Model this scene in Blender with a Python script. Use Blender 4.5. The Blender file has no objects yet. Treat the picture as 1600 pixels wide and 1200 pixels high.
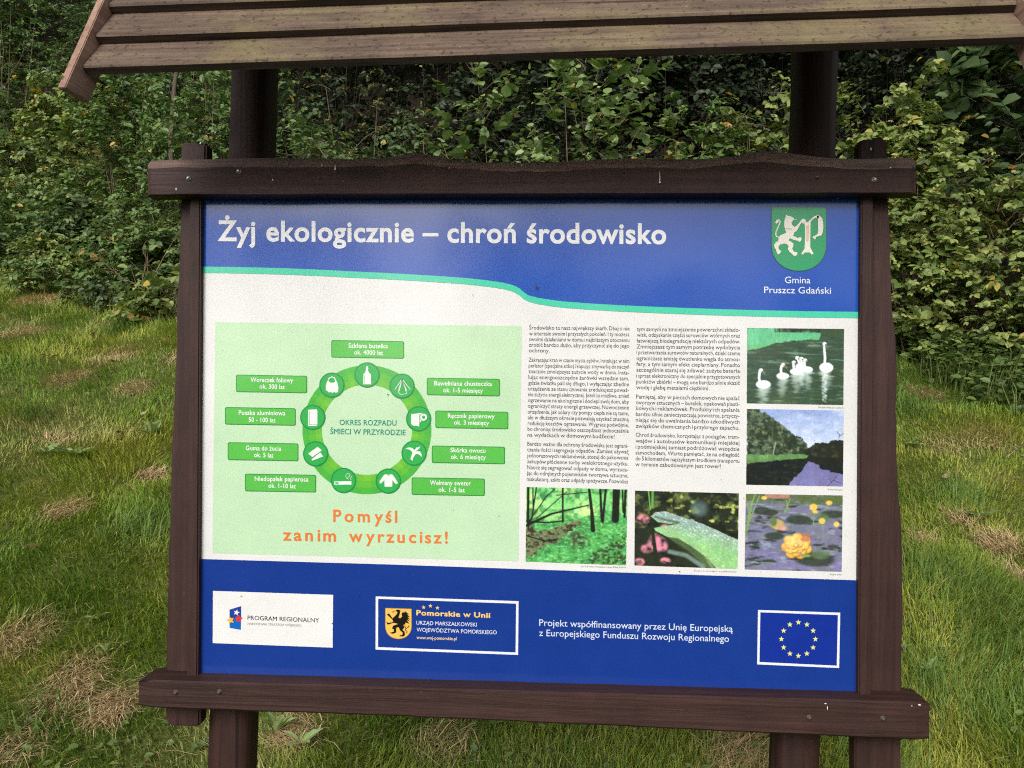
import bpy, bmesh, math, random
import numpy as np
from mathutils import Vector, Matrix
from mathutils.geometry import delaunay_2d_cdt

random.seed(7)
RNG = np.random.default_rng(7)
S = bpy.context.scene
COL = S.collection

# ------------------------------------------------------------------ camera
F = 4000.0 / 3.0                      # focal length in photo pixels (1600 wide)
YAW, PITCH, ROLL = math.radians(-3.39), 0.0, math.radians(0.66)
CAM = np.array([0.0848, -1.8063, 1.521])
_fw = np.array([math.sin(YAW), math.cos(YAW), 0.0])
_rt = np.array([math.cos(YAW), -math.sin(YAW), 0.0])
_up = np.array([0.0, 0.0, 1.0])
RT = math.cos(ROLL) * _rt + math.sin(ROLL) * _up
UP = -math.sin(ROLL) * _rt + math.cos(ROLL) * _up
FW = _fw
cam_data = bpy.data.cameras.new("camera")
cam_data.sensor_width = 36.0
cam_data.lens = 30.0
cam_data.clip_start = 0.05
cam_data.clip_end = 500.0
cam = bpy.data.objects.new("camera", cam_data)
COL.objects.link(cam)
M = Matrix.Identity(4)
for i in range(3):
    M[i][0], M[i][1], M[i][2], M[i][3] = RT[i], UP[i], -FW[i], CAM[i]
cam.matrix_world = M
S.camera = cam

# ------------------------------------------------------------------ sky, sun, exposure
SUN_EL, SUN_AZ = math.radians(30), math.radians(194)
w = bpy.data.worlds.new("World")
S.world = w
w.use_nodes = True
nt = w.node_tree
bg = nt.nodes['Background']
sky = nt.nodes.new('ShaderNodeTexSky')
sky.sky_type = 'NISHITA'
sky.sun_disc = False
sky.sun_elevation = SUN_EL
sky.sun_rotation = SUN_AZ
sky.dust_density = 3.0
hs = nt.nodes.new('ShaderNodeHueSaturation')      # overcast: greyer than a clear sky
hs.inputs['Saturation'].default_value = 0.25
nt.links.new(sky.outputs[0], hs.inputs['Color'])
nt.links.new(hs.outputs[0], bg.inputs[0])
bg.inputs[1].default_value = 0.12
sd = bpy.data.lights.new("sun", 'SUN')
sd.energy = 1.5
sd.angle = math.radians(24)
sd.color = (1.0, 0.985, 0.97)
sun = bpy.data.objects.new("sun", sd)
COL.objects.link(sun)
sdir = Vector((math.sin(SUN_AZ) * math.cos(SUN_EL), math.cos(SUN_AZ) * math.cos(SUN_EL), math.sin(SUN_EL)))
sun.rotation_euler = sdir.to_track_quat('Z', 'Y').to_euler()
sun.location = (0, -6, 12)
S.view_settings.view_transform = 'Standard'
S.view_settings.look = 'None'
S.view_settings.exposure = 0.85
S.view_settings.gamma = 1.0
S.cycles.use_denoising = False                    # the denoiser smears the small print
S.cycles.use_adaptive_sampling = False
S.cycles.filter_width = 1.15
S.cycles.sample_clamp_indirect = 6.0

# ------------------------------------------------------------------ helpers
def P(px, py, y=0.0):
    """photo pixel -> point on the vertical plane at depth y (the board stands on y = 0)"""
    px = np.asarray(px, float); py = np.asarray(py, float)
    d = FW + RT * ((px - 800.0) / F)[..., None] + UP * ((600.0 - py) / F)[..., None]
    t = (np.asarray(y, float) - CAM[1]) / d[..., 1]
    return CAM + d * t[..., None]

def lin(c):
    """sRGB 0..255 -> linear"""
    c = np.asarray(c, float) / 255.0
    return np.where(c <= 0.04045, c / 12.92, ((c + 0.055) / 1.055) ** 2.4)

def put(name, mesh, parent=None, **props):
    o = bpy.data.objects.new(name, mesh)
    COL.objects.link(o)
    if parent is not None:
        o.parent = parent
    for k, v in props.items():
        o[k] = v
    return o

def empty(name, loc=(0, 0, 0), **props):
    o = bpy.data.objects.new(name, None)
    o.empty_display_size = 0.1
    COL.objects.link(o)
    o.location = loc
    for k, v in props.items():
        o[k] = v
    return o

def np_mesh(name, verts, loop_idx, loop_start, mats, mat_idx=None, col=None, smooth=False):
    me = bpy.data.meshes.new(name)
    verts = np.asarray(verts, np.float32)
    me.vertices.add(len(verts)); me.vertices.foreach_set('co', verts.ravel())
    me.loops.add(len(loop_idx)); me.loops.foreach_set('vertex_index', np.asarray(loop_idx, np.int32))
    me.polygons.add(len(loop_start)); me.polygons.foreach_set('loop_start', np.asarray(loop_start, np.int32))
    for m in mats:
        me.materials.append(m)
    if mat_idx is not None:
        me.polygons.foreach_set('material_index', np.asarray(mat_idx, np.int32))
    me.polygons.foreach_set('use_smooth', np.full(len(loop_start), smooth))
    if col is not None:
        a = me.color_attributes.new('Col', 'FLOAT_COLOR', 'POINT')
        c = np.ones((len(verts), 4), np.float32); c[:, :3] = col
        a.data.foreach_set('color', c.ravel())
    me.update(calc_edges=True)
    me.validate()
    return me

def vnoise(x, y, seed=0):
    x = np.asarray(x, float); y = np.asarray(y, float)
    xi = np.floor(x).astype(np.int64); yi = np.floor(y).astype(np.int64)
    fx = x - xi; fy = y - yi
    fx = fx * fx * (3 - 2 * fx); fy = fy * fy * (3 - 2 * fy)
    def h(a, b):
        n = (a * 374761393 + b * 668265263 + seed * 974711) & 0x7fffffff
        n = ((n ^ (n >> 13)) * 1274126177) & 0x7fffffff
        n = n ^ (n >> 16)
        return (n & 0xffff) / 65535.0
    a = h(xi, yi); b = h(xi + 1, yi); c = h(xi, yi + 1); d = h(xi + 1, yi + 1)
    return (a * (1 - fx) + b * fx) * (1 - fy) + (c * (1 - fx) + d * fx) * fy

def fbm(x, y, seed=0, oct=4):
    s = 0; a = 0.5; tot = 0
    for k in range(oct):
        s = s + a * vnoise(np.asarray(x) * 2 ** k, np.asarray(y) * 2 ** k, seed + k * 17); tot += a; a *= 0.5
    return s / tot

# ------------------------------------------------------------------ materials
def new_mat(name):
    m = bpy.data.materials.new(name)
    m.use_nodes = True
    n = m.node_tree.nodes
    return m, m.node_tree, n['Principled BSDF']

def node(t, kind, **inp):
    nd = t.nodes.new(kind)
    for k, v in inp.items():
        if k in nd.inputs:
            nd.inputs[k].default_value = v
        else:
            setattr(nd, k, v)
    return nd

def ramp(t, stops):
    r = t.nodes.new('ShaderNodeValToRGB')
    e = r.color_ramp.elements
    while len(e) < len(stops):
        e.new(0.5)
    for i, (p, c) in enumerate(stops):
        e[i].position = p
        e[i].color = (*c, 1)
    return r

def wood_mat(name, axis, dark, mid, light, rough=0.6, lichen=None, spec=0.22, grain=1.0):
    """stained or weathered timber with the grain along one axis (0 x, 2 z)"""
    m, t, b = new_mat(name)
    tc = node(t, 'ShaderNodeTexCoord')
    mp = node(t, 'ShaderNodeMapping')
    sc = [70.0, 70.0, 70.0]; sc[axis] = 2.6
    mp.inputs['Scale'].default_value = sc
    t.links.new(tc.outputs['Object'], mp.inputs['Vector'])
    n1 = node(t, 'ShaderNodeTexNoise', Scale=1.0, Detail=6.0, Roughness=0.65, Distortion=0.6)
    t.links.new(mp.outputs[0], n1.inputs['Vector'])
    r = ramp(t, [(0.28, dark), (0.5, mid), (0.75, light)])
    t.links.new(n1.outputs['Fac'], r.inputs[0])
    n2 = node(t, 'ShaderNodeTexNoise', Scale=9.0, Detail=5.0, Roughness=0.6)
    t.links.new(tc.outputs['Object'], n2.inputs['Vector'])
    mx = node(t, 'ShaderNodeMix', data_type='RGBA', blend_type='MULTIPLY')
    mx.inputs[0].default_value = 0.75
    r2 = ramp(t, [(0.3, (0.62, 0.6, 0.6)), (0.7, (1.25, 1.22, 1.2))])
    t.links.new(n2.outputs['Fac'], r2.inputs[0])
    t.links.new(r.outputs[0], mx.inputs[6]); t.links.new(r2.outputs[0], mx.inputs[7])
    out = mx.outputs[2]
    # pale flecks and scuffs on the old coating
    n5 = node(t, 'ShaderNodeTexNoise', Scale=70.0, Detail=4.0, Roughness=0.7)
    t.links.new(tc.outputs['Object'], n5.inputs['Vector'])
    r5 = ramp(t, [(0.68, (0, 0, 0)), (0.76, (0.5, 0.5, 0.5))])
    t.links.new(n5.outputs['Fac'], r5.inputs[0])
    m5 = node(t, 'ShaderNodeMix', data_type='RGBA')
    m5.inputs[7].default_value = (light[0] * 3.2, light[1] * 3.4, light[2] * 3.4, 1)
    t.links.new(r5.outputs[0], m5.inputs[0]); t.links.new(out, m5.inputs[6])
    out = m5.outputs[2]
    # knots: dark eyes, drawn out along the grain
    mk = node(t, 'ShaderNodeMapping'); sk = [6.0, 6.0, 6.0]; sk[axis] = 2.6
    mk.inputs['Scale'].default_value = sk
    t.links.new(tc.outputs['Object'], mk.inputs['Vector'])
    vo = node(t, 'ShaderNodeTexVoronoi', Scale=1.0)
    t.links.new(mk.outputs[0], vo.inputs['Vector'])
    rk = ramp(t, [(0.05, (0.35, 0.32, 0.32)), (0.10, (0.75, 0.72, 0.72)), (0.15, (1, 1, 1))])
    t.links.new(vo.outputs['Distance'], rk.inputs[0])
    m6 = node(t, 'ShaderNodeMix', data_type='RGBA', blend_type='MULTIPLY'); m6.inputs[0].default_value = 0.9
    t.links.new(out, m6.inputs[6]); t.links.new(rk.outputs[0], m6.inputs[7])
    out = m6.outputs[2]
    # drying cracks along the grain
    mc = node(t, 'ShaderNodeMapping'); sc2 = [38.0, 38.0, 38.0]; sc2[axis] = 0.9
    mc.inputs['Scale'].default_value = sc2; mc.inputs['Location'].default_value = (3.1, 7.7, 1.3)
    t.links.new(tc.outputs['Object'], mc.inputs['Vector'])
    n7 = node(t, 'ShaderNodeTexNoise', Scale=1.0, Detail=3.0, Roughness=0.5, Distortion=0.3)
    t.links.new(mc.outputs[0], n7.inputs['Vector'])
    r7 = ramp(t, [(0.30, (0.28, 0.26, 0.26)), (0.345, (1, 1, 1))])
    t.links.new(n7.outputs['Fac'], r7.inputs[0])
    m7 = node(t, 'ShaderNodeMix', data_type='RGBA', blend_type='MULTIPLY'); m7.inputs[0].default_value = 0.85
    t.links.new(out, m7.inputs[6]); t.links.new(r7.outputs[0], m7.inputs[7])
    out = m7.outputs[2]
    if lichen:
        n3 = node(t, 'ShaderNodeTexNoise', Scale=4.0, Detail=7.0, Roughness=0.65)
        t.links.new(tc.outputs['Object'], n3.inputs['Vector'])
        r3 = ramp(t, [(0.5, (0, 0, 0)), (0.68, (0.7, 0.7, 0.7))])
        t.links.new(n3.outputs['Fac'], r3.inputs[0])
        m3 = node(t, 'ShaderNodeMix', data_type='RGBA')
        m3.inputs[7].default_value = (*lichen, 1)
        t.links.new(r3.outputs[0], m3.inputs[0]); t.links.new(out, m3.inputs[6])
        n4 = node(t, 'ShaderNodeTexNoise', Scale=95.0, Detail=3.0)
        t.links.new(tc.outputs['Object'], n4.inputs['Vector'])
        r4 = ramp(t, [(0.32, (0.35, 0.33, 0.32)), (0.42, (1, 1, 1))])
        t.links.new(n4.outputs['Fac'], r4.inputs[0])
        m4 = node(t, 'ShaderNodeMix', data_type='RGBA', blend_type='MULTIPLY')
        m4.inputs[0].default_value = 0.8
        t.links.new(m3.outputs[2], m4.inputs[6]); t.links.new(r4.outputs[0], m4.inputs[7])
        oi = node(t, 'ShaderNodeObjectInfo')
        ro = ramp(t, [(0.0, (0.70, 0.70, 0.72)), (1.0, (1.06, 1.02, 0.98))])
        t.links.new(oi.outputs['Random'], ro.inputs[0])
        m8 = node(t, 'ShaderNodeMix', data_type='RGBA', blend_type='MULTIPLY'); m8.inputs[0].default_value = 1.0
        t.links.new(m4.outputs[2], m8.inputs[6]); t.links.new(ro.outputs[0], m8.inputs[7])
        out = m8.outputs[2]
    t.links.new(out, b.inputs['Base Color'])
    b.inputs['Roughness'].default_value = rough
    b.inputs['Specular IOR Level'].default_value = spec
    bp = node(t, 'ShaderNodeBump', Strength=0.5 * grain, Distance=0.005)
    t.links.new(n1.outputs['Fac'], bp.inputs['Height'])
    t.links.new(bp.outputs[0], b.inputs['Normal'])
    return m

DK, MD, LT = (0.018, 0.0074, 0.0058), (0.0285, 0.012, 0.0096), (0.043, 0.019, 0.0155)
WOOD_X = wood_mat('brown_stained_timber_horizontal', 0, DK, MD, LT)
WOOD_Z = wood_mat('brown_stained_timber_vertical', 2, DK, MD, LT)
WANEY = wood_mat('brown_waney_edge', 0, (0.075, 0.045, 0.036), (0.125, 0.08, 0.064), (0.19, 0.128, 0.105))  # paler than the beam face: light on the sloping edge put into the colour
ROOFW = wood_mat('weathered_roof_timber', 0, (0.056, 0.040, 0.030), (0.108, 0.078, 0.058), (0.18, 0.134, 0.100),
                 0.8, lichen=(0.17, 0.145, 0.066), spec=0.2, grain=1.2)
ROOFD = wood_mat('roof_timber_shaded_side', 0, (0.025, 0.017, 0.013), (0.045, 0.031, 0.024), (0.075, 0.053, 0.04), 0.85)  # darker copy of the roof timber: shade on downward faces put into the colour
BARGE = wood_mat('barge_timber', 1, (0.15, 0.085, 0.062), (0.23, 0.14, 0.105), (0.3, 0.2, 0.155), 0.8)
METAL, _t, _b = new_mat('galvanised_bolt')
_b.inputs['Base Color'].default_value = (0.45, 0.45, 0.46, 1); _b.inputs['Metallic'].default_value = 0.85
_b.inputs['Roughness'].default_value = 0.45
RUST, _t, _b = new_mat('painted_bolt')
_b.inputs['Base Color'].default_value = (0.05, 0.035, 0.03, 1); _b.inputs['Roughness'].default_value = 0.5
WHITE_DROP, _t, _b = new_mat('bird_dropping')
_b.inputs['Base Color'].default_value = (0.7, 0.68, 0.62, 1); _b.inputs['Roughness'].default_value = 0.8

_print = {}
def ink(rgb, gloss=True):
    """printed colour under a glossy laminate; rgb as the print itself looks in sRGB"""
    key = (tuple(rgb), gloss)
    if key in _print:
        return _print[key]
    m, t, b = new_mat('print_%02x%02x%02x' % tuple(int(v) for v in rgb))
    base = lin(rgb) * 0.605
    tc = node(t, 'ShaderNodeTexCoord')
    n = node(t, 'ShaderNodeTexNoise', Scale=14.0, Detail=6.0, Roughness=0.6)
    t.links.new(tc.outputs['Object'], n.inputs['Vector'])
    r = ramp(t, [(0.25, tuple(base * 0.93)), (0.75, tuple(np.minimum(base * 1.02 + 0.002, 1)))])
    t.links.new(n.outputs['Fac'], r.inputs[0])
    t.links.new(r.outputs[0], b.inputs['Base Color'])
    b.inputs['Roughness'].default_value = 0.16
    b.inputs['Specular IOR Level'].default_value = 0.42
    n2 = node(t, 'ShaderNodeTexNoise', Scale=2.2, Detail=2.0)
    t.links.new(tc.outputs['Object'], n2.inputs['Vector'])
    bp = node(t, 'ShaderNodeBump', Strength=0.25, Distance=0.03)
    t.links.new(n2.outputs['Fac'], bp.inputs['Height'])
    t.links.new(bp.outputs[0], b.inputs['Normal'])
    _print[key] = m
    return m

PHOTO, _t, _b = new_mat('printed_photograph')
_a = node(_t, 'ShaderNodeVertexColor', layer_name='Col')
_t.links.new(_a.outputs[0], _b.inputs['Base Color'])
_b.inputs['Roughness'].default_value = 0.16; _b.inputs['Specular IOR Level'].default_value = 0.6

def leaf_mat(name, rough=0.5, trans=0.3, spec=0.4):
    m, t, b = new_mat(name)
    a = node(t, 'ShaderNodeVertexColor', layer_name='Col')
    t.links.new(a.outputs[0], b.inputs['Base Color'])
    b.inputs['Roughness'].default_value = rough
    b.inputs['Specular IOR Level'].default_value = spec
    tr = node(t, 'ShaderNodeBsdfTranslucent')
    hv = node(t, 'ShaderNodeHueSaturation', Saturation=1.15, Value=1.25)
    t.links.new(a.outputs[0], hv.inputs['Color'])
    t.links.new(hv.outputs[0], tr.inputs['Color'])
    mx = node(t, 'ShaderNodeMixShader'); mx.inputs[0].default_value = trans
    t.links.new(b.outputs[0], mx.inputs[1]); t.links.new(tr.outputs[0], mx.inputs[2])
    t.links.new(mx.outputs[0], t.nodes['Material Output'].inputs[0])
    return m
LEAF = leaf_mat('leaf')
BLADE = leaf_mat('grass_blade', 0.6, 0.25, 0.25)
STRAW = leaf_mat('dry_straw', 0.8, 0.15, 0.2)
DARKTWIG = wood_mat('dark_twig', 2, (0.018, 0.014, 0.010), (0.035, 0.027, 0.019), (0.06, 0.047, 0.034), 0.9)
BARK = wood_mat('bark', 2, (0.03, 0.023, 0.017), (0.065, 0.05, 0.037), (0.11, 0.088, 0.065), 0.9)
TWIG = wood_mat('twig', 2, (0.07, 0.05, 0.03), (0.12, 0.088, 0.055), (0.19, 0.145, 0.095), 0.9)

# ------------------------------------------------------------------ terrain
def H(x, y):
    x = np.asarray(x, float); y = np.asarray(y, float)
    s = 0.36
    t = np.clip(y + 0.1, 0, None)
    base = s * (np.sqrt(t * t + 0.09) - 0.3)
    far = np.clip(y - 9.0, 0, 14.0)
    base = base + far * 0.48
    flat = np.clip(y - 26.0, 0, None)
    base = base - flat * 0.36
    n = (fbm(x * 0.55, y * 0.55, 3) - 0.5) * 0.28 + (fbm(x * 2.3, y * 2.3, 5, 3) - 0.5) * 0.09
    k = np.clip((y + 0.5) / 2.0, 0.12, 1)
    return base + n * k

def grid_mesh(name, xs, ys, mats, lift=0.0):
    X, Y = np.meshgrid(xs, ys)
    V = np.stack([X, Y, H(X, Y) + lift], -1).reshape(-1, 3)
    nx, ny = len(xs), len(ys)
    i = np.arange(nx - 1)[None, :] + (np.arange(ny - 1) * nx)[:, None]
    q = np.stack([i, i + 1, i + 1 + nx, i + nx], -1).reshape(-1)
    return np_mesh(name, V, q, np.arange(0, len(q), 4), mats, smooth=True)

GROUND, t, b = new_mat('mown_grass_soil')
tc = node(t, 'ShaderNodeTexCoord')
n1 = node(t, 'ShaderNodeTexNoise', Scale=1.3, Detail=8.0, Roughness=0.7)
n2 = node(t, 'ShaderNodeTexNoise', Scale=45.0, Detail=5.0, Roughness=0.7)
t.links.new(tc.outputs['Object'], n1.inputs['Vector']); t.links.new(tc.outputs['Object'], n2.inputs['Vector'])
r1 = ramp(t, [(0.3, (0.055, 0.078, 0.016)), (0.5, (0.09, 0.11, 0.026)), (0.7, (0.15, 0.14, 0.05))])
t.links.new(n1.outputs['Fac'], r1.inputs[0])
r2 = ramp(t, [(0.3, (0.45, 0.45, 0.4)), (0.7, (1.3, 1.3, 1.2))])
t.links.new(n2.outputs['Fac'], r2.inputs[0])
mx = node(t, 'ShaderNodeMix', data_type='RGBA', blend_type='MULTIPLY'); mx.inputs[0].default_value = 1.0
t.links.new(r1.outputs[0], mx.inputs[6]); t.links.new(r2.outputs[0], mx.inputs[7])
# bare woodland soil and leaf litter under the thicket
sx = node(t, 'ShaderNodeSeparateXYZ'); t.links.new(tc.outputs['Object'], sx.inputs[0])
ad = node(t, 'ShaderNodeMath', operation='MULTIPLY_ADD'); ad.inputs[1].default_value = 0.55
t.links.new(sx.outputs[0], ad.inputs[0]); t.links.new(sx.outputs[1], ad.inputs[2])
mr = node(t, 'ShaderNodeMapRange'); mr.inputs[1].default_value = 6.4; mr.inputs[2].default_value = 7.6
t.links.new(ad.outputs[0], mr.inputs[0])
m2 = node(t, 'ShaderNodeMix', data_type='RGBA')
r3 = ramp(t, [(0.35, (0.016, 0.012, 0.008)), (0.7, (0.055, 0.04, 0.024))])
t.links.new(n2.outputs['Fac'], r3.inputs[0])
t.links.new(mr.outputs[0], m2.inputs[0]); t.links.new(mx.outputs[2], m2.inputs[6]); t.links.new(r3.outputs[0], m2.inputs[7])
t.links.new(m2.outputs[2], b.inputs['Base Color'])
b.inputs['Roughness'].default_value = 0.95; b.inputs['Specular IOR Level'].default_value = 0.1
bp = node(t, 'ShaderNodeBump', Strength=0.8, Distance=0.03)
t.links.new(n2.outputs['Fac'], bp.inputs['Height']); t.links.new(bp.outputs[0], b.inputs['Normal'])
xs = np.concatenate([np.linspace(-150, -14, 24), np.linspace(-13.5, 13.5, 181), np.linspace(14, 150, 24)])
ys = np.concatenate([np.linspace(-150, -6, 24), np.linspace(-5.5, 16, 150), np.linspace(16.5, 30, 20), np.linspace(32, 180, 20)])
put('ground', grid_mesh('ground', xs, ys, [GROUND]), kind='structure')

def on_ground(px, py):
    """where the sight line of a photo pixel meets the slope"""
    d = FW + RT * ((px - 800.0) / F) + UP * ((600.0 - py) / F)
    for tt in np.arange(1.8, 25, 0.02):
        p = CAM + d * tt
        if p[2] <= H(p[0], p[1]):
            return p[0], p[1]
    return p[0], p[1]

def at(px, dist):
    d = FW + RT * ((px - 800.0) / F)
    p = CAM + d * dist
    return p[0], p[1]

# ------------------------------------------------------------------ grass
STRAW_SPOTS = [(235, 748, .17, .95), (95, 1095, .22, .8), (170, 1115, .2, .95), (30, 1000, .25, .6), (110, 595, .35, .7), (40, 520, .45, .6),
               (180, 560, .4, .6), (215, 610, .3, .7), (60, 470, .5, .7), (95, 800, .25, .6), (1565, 855, .24, .9), (1505, 818, .16, .5),
               (1445, 850, .14, .5), (1590, 905, .16, .6), (1480, 700, .3, .4), (470, 1155, .2, .6),
               (690, 1170, .25, .3), (1150, 1185, .25, .6), (20, 1180, .2, .5), (120, 1060, .2, .6), (250, 1085, .12, .8),
               (1440, 620, .3, .5), (1540, 690, .35, .4), (280, 560, .3, .6), (90, 690, .3, .4)]
STRAW_XY = [(*on_ground(a, b_), r * .5, k * .85) for a, b_, r, k in STRAW_SPOTS]
def dryness(x, y):
    d = np.clip((fbm(x * 0.9, y * 1.4, 21, 4) - 0.60) * 3.5, 0, 0.3)
    for sx_, sy_, r, k in STRAW_XY:
        q = np.hypot(x - sx_, (y - sy_) * 0.8) / r
        q = q + (vnoise(x * 9, y * 9, 4) - .5) * .5
        d = np.maximum(d, k * np.clip(1.5 - q * 1.2, 0, 1))
    return d

def hedge_y(x):                       # where the mown slope gives way to the thicket
    return 6.41 - 0.55 * x + (vnoise(x * 1.3, x * 0 + 2, 9) - .5) * .8

def blades(n_, x, y, length, width, lean, col, flat=None, curl=0.4, seed=1):
    r = np.random.default_rng(seed)
    n = len(x)
    z = H(x, y) - 0.004
    base = np.stack([x, y, z], -1)
    flow = fbm(x * 1.1, y * 1.1, 31, 3) * 14.0 + r.normal(0, 0.9, n)
    dr = np.stack([np.cos(flow), np.sin(flow), np.zeros(n)], -1)
    sd_ = np.stack([-np.sin(flow), np.cos(flow), np.zeros(n)], -1)
    tw = r.uniform(-1.2, 1.2, n)[:, None]
    sd_ = sd_ * np.cos(tw) + dr * np.sin(tw) * 0.6
    up = np.array([0, -0.25, 1.0]); up = up / np.linalg.norm(up)
    l = length[:, None]; ln = lean[:, None]
    a = up * np.cos(ln) + dr * np.sin(ln)
    ln2 = ln + curl * r.uniform(0.3, 1.8, n)[:, None]
    a2 = up * np.cos(ln2) + dr * np.sin(ln2)
    mid = base + a * l * 0.5
    tip = mid + a2 * l * 0.5
    wv = sd_ * width[:, None] * 0.5
    V = np.stack([base - wv, base + wv, mid + wv * 0.85, mid - wv * 0.85, tip], 1).reshape(-1, 3)
    i = np.arange(n)[:, None] * 5
    loops = (i + np.array([0, 1, 2, 3, 3, 2, 4])).ravel()
    st = (np.arange(n)[:, None] * 7 + np.array([0, 4])).ravel()
    c = np.repeat(col, 5, 0)
    return V, loops, st, c

def scatter(n, r, dmin, dmax, power):
    """points on the slope, denser near the camera"""
    u = r.uniform(0, 1, n)
    d = (dmin ** (1 - power) + u * (dmax ** (1 - power) - dmin ** (1 - power))) ** (1 / (1 - power))
    k = np.where(r.uniform(0, 1, n) < .84, r.uniform(-0.76, 0.76, n), np.sign(r.normal(0, 1, n)) * r.uniform(.74, 1.6, n))
    p = CAM[None, :] + d[:, None] * (FW[None, :] + RT[None, :] * k[:, None])
    return p[:, 0], p[:, 1], d

r = np.random.default_rng(11)
x, y, d = scatter(640000, r, 2.05, 14.5, 0.75)
keep = (y < hedge_y(x) + 0.9)
x, y, d = x[keep], y[keep], d[keep]
dr_ = dryness(x, y)
u = r.uniform(0, 1, len(x))
keep = u > dr_ * 0.5
x, y, d, dr_ = x[keep], y[keep], d[keep], dr_[keep]
n = len(x)
tone = fbm(x * 0.8 + 3, y * 1.2, 41, 4)
fine = fbm(x * 5, y * 5, 43, 3)
clump = np.clip((fbm(x * 1.9, y * 1.9, 47, 3) - 0.45) * 3, 0, 1)
ga, gb, gc, gd = np.array([.098, .178, .018]), np.array([.205, .268, .030]), np.array([.345, .335, .058]), np.array([.42, .33, .15])
m1 = np.clip((tone - .36) * 3.2 + r.normal(0, .28, n), 0, 1)[:, None]
col = ga * (1 - m1) + gb * m1
m2_ = np.clip((fine - .5) * 2.4 + (tone - .5) * 3 + r.normal(0, .3, n), 0, 1)[:, None]
col = col * (1 - m2_ * .6) + gc * m2_ * .6
m3 = np.clip(dr_ * 1.1 + (r.uniform(0, 1, n) < .06) * .6, 0, 1)[:, None]
col = col * (1 - m3) + gd * m3
col *= r.uniform(.7, 1.25, n)[:, None]
length = (.034 + .042 * clump + .016 * (d / 6)) * r.uniform(.55, 1.5, n)
width = (.0028 + .00055 * d) * r.uniform(.7, 1.3, n)
lean = np.abs(r.normal(.55, .4, n))
V1 = blades(n, x, y, length, width, lean, col, seed=12)
me = np_mesh('grass', V1[0], V1[1], V1[2], [BLADE], col=V1[3])
put('grass', me, kind='stuff', label='mown green grass with yellowing patches covering the slope', category='grass')

# straw: dry cut grass lying in tufts
X, Y = [], []
for sx_, sy_, rr, k in STRAW_XY:
    m = int(1250 * k * rr / .25)
    a = r.uniform(0, 6.283, m); q = rr * np.sqrt(r.uniform(0, 1, m)) * r.uniform(.6, 1.15, m)
    X.append(sx_ + q * np.cos(a)); Y.append(sy_ + q * np.sin(a) * 1.0)
xs_, ys_, _d = scatter(30000, r, 2.2, 11, .8)
kk = (r.uniform(0, 1, 30000) < .10 + dryness(xs_, ys_)) & (ys_ < hedge_y(xs_) + .2)
x = np.concatenate(X + [xs_[kk]]); y = np.concatenate(Y + [ys_[kk]])
n = len(x)
c0, c1 = np.array([.36, .25, .12]), np.array([.62, .46, .26])
mm = r.uniform(0, 1, n)[:, None]
col = c0 * (1 - mm) + c1 * mm
V2 = blades(n, x, y, r.uniform(.05, .14, n), r.uniform(.0022, .004, n), r.uniform(.9, 1.6, n), col, curl=.35, seed=14)
V2[0][:, 2] += np.repeat(r.uniform(0, .03, n), 5)
put('dry_grass', np_mesh('dry_grass', V2[0], V2[1], V2[2], [STRAW], col=V2[3]), kind='stuff',
    label='tan dry cut grass lying in matted patches', category='dry grass')

# long unmown grass along the foot of the thicket
m = 26000
x = r.uniform(-9, 5.5, m); y = hedge_y(x) + r.normal(.1, .35, m) - np.where(x < -1.2, np.abs(r.normal(0, .7, m)), 0)
k = fbm(x * 2, y * 2, 77, 3) > .46
x, y = x[k], y[k]; n = len(x)
mm = r.uniform(0, 1, n)[:, None]
col = (np.array([.07, .12, .025]) * (1 - mm) + np.array([.17, .2, .06]) * mm)
V3 = blades(n, x, y, r.uniform(.15, .45, n), r.uniform(.006, .01, n), np.abs(r.normal(.35, .3, n)), col, curl=.9, seed=15)
put('long_grass', np_mesh('long_grass', V3[0], V3[1], V3[2], [BLADE], col=V3[3]), kind='stuff',
    label='long unmown grass growing along the foot of the thicket', category='grass')
# longer tussocks scattered in the lawn
TUS = [(350, 850), (1440, 905), (1500, 930), (1560, 960), (190, 520), (140, 480), (215, 470), (1420, 640), (1530, 600), (60, 650), (1550, 1010), (1460, 1090), (215, 835), (30, 1130), (1580, 1130), (1350, 1190), (1500, 780)]
X, Y = [], []
for a, b_ in TUS:
    gx, gy = on_ground(a, b_)
    X.append(gx + r.normal(0, .09, 260)); Y.append(gy + r.normal(0, .09, 260))
x = np.concatenate(X); y = np.concatenate(Y); n = len(x)
mm = r.uniform(0, 1, n)[:, None]
col = (np.array([.07, .14, .02]) * (1 - mm) + np.array([.16, .23, .05]) * mm)
V4 = blades(n, x, y, r.uniform(.1, .24, n), r.uniform(.003, .006, n), np.abs(r.normal(.5, .3, n)), col, curl=.9, seed=16)
put('grass_tussocks', np_mesh('grass_tussocks', V4[0], V4[1], V4[2], [BLADE], col=V4[3]), kind='stuff',
    label='longer bright green grass tufts standing out of the mown slope', category='grass')

# low creeping leaves at the lawn's upper edge

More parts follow.
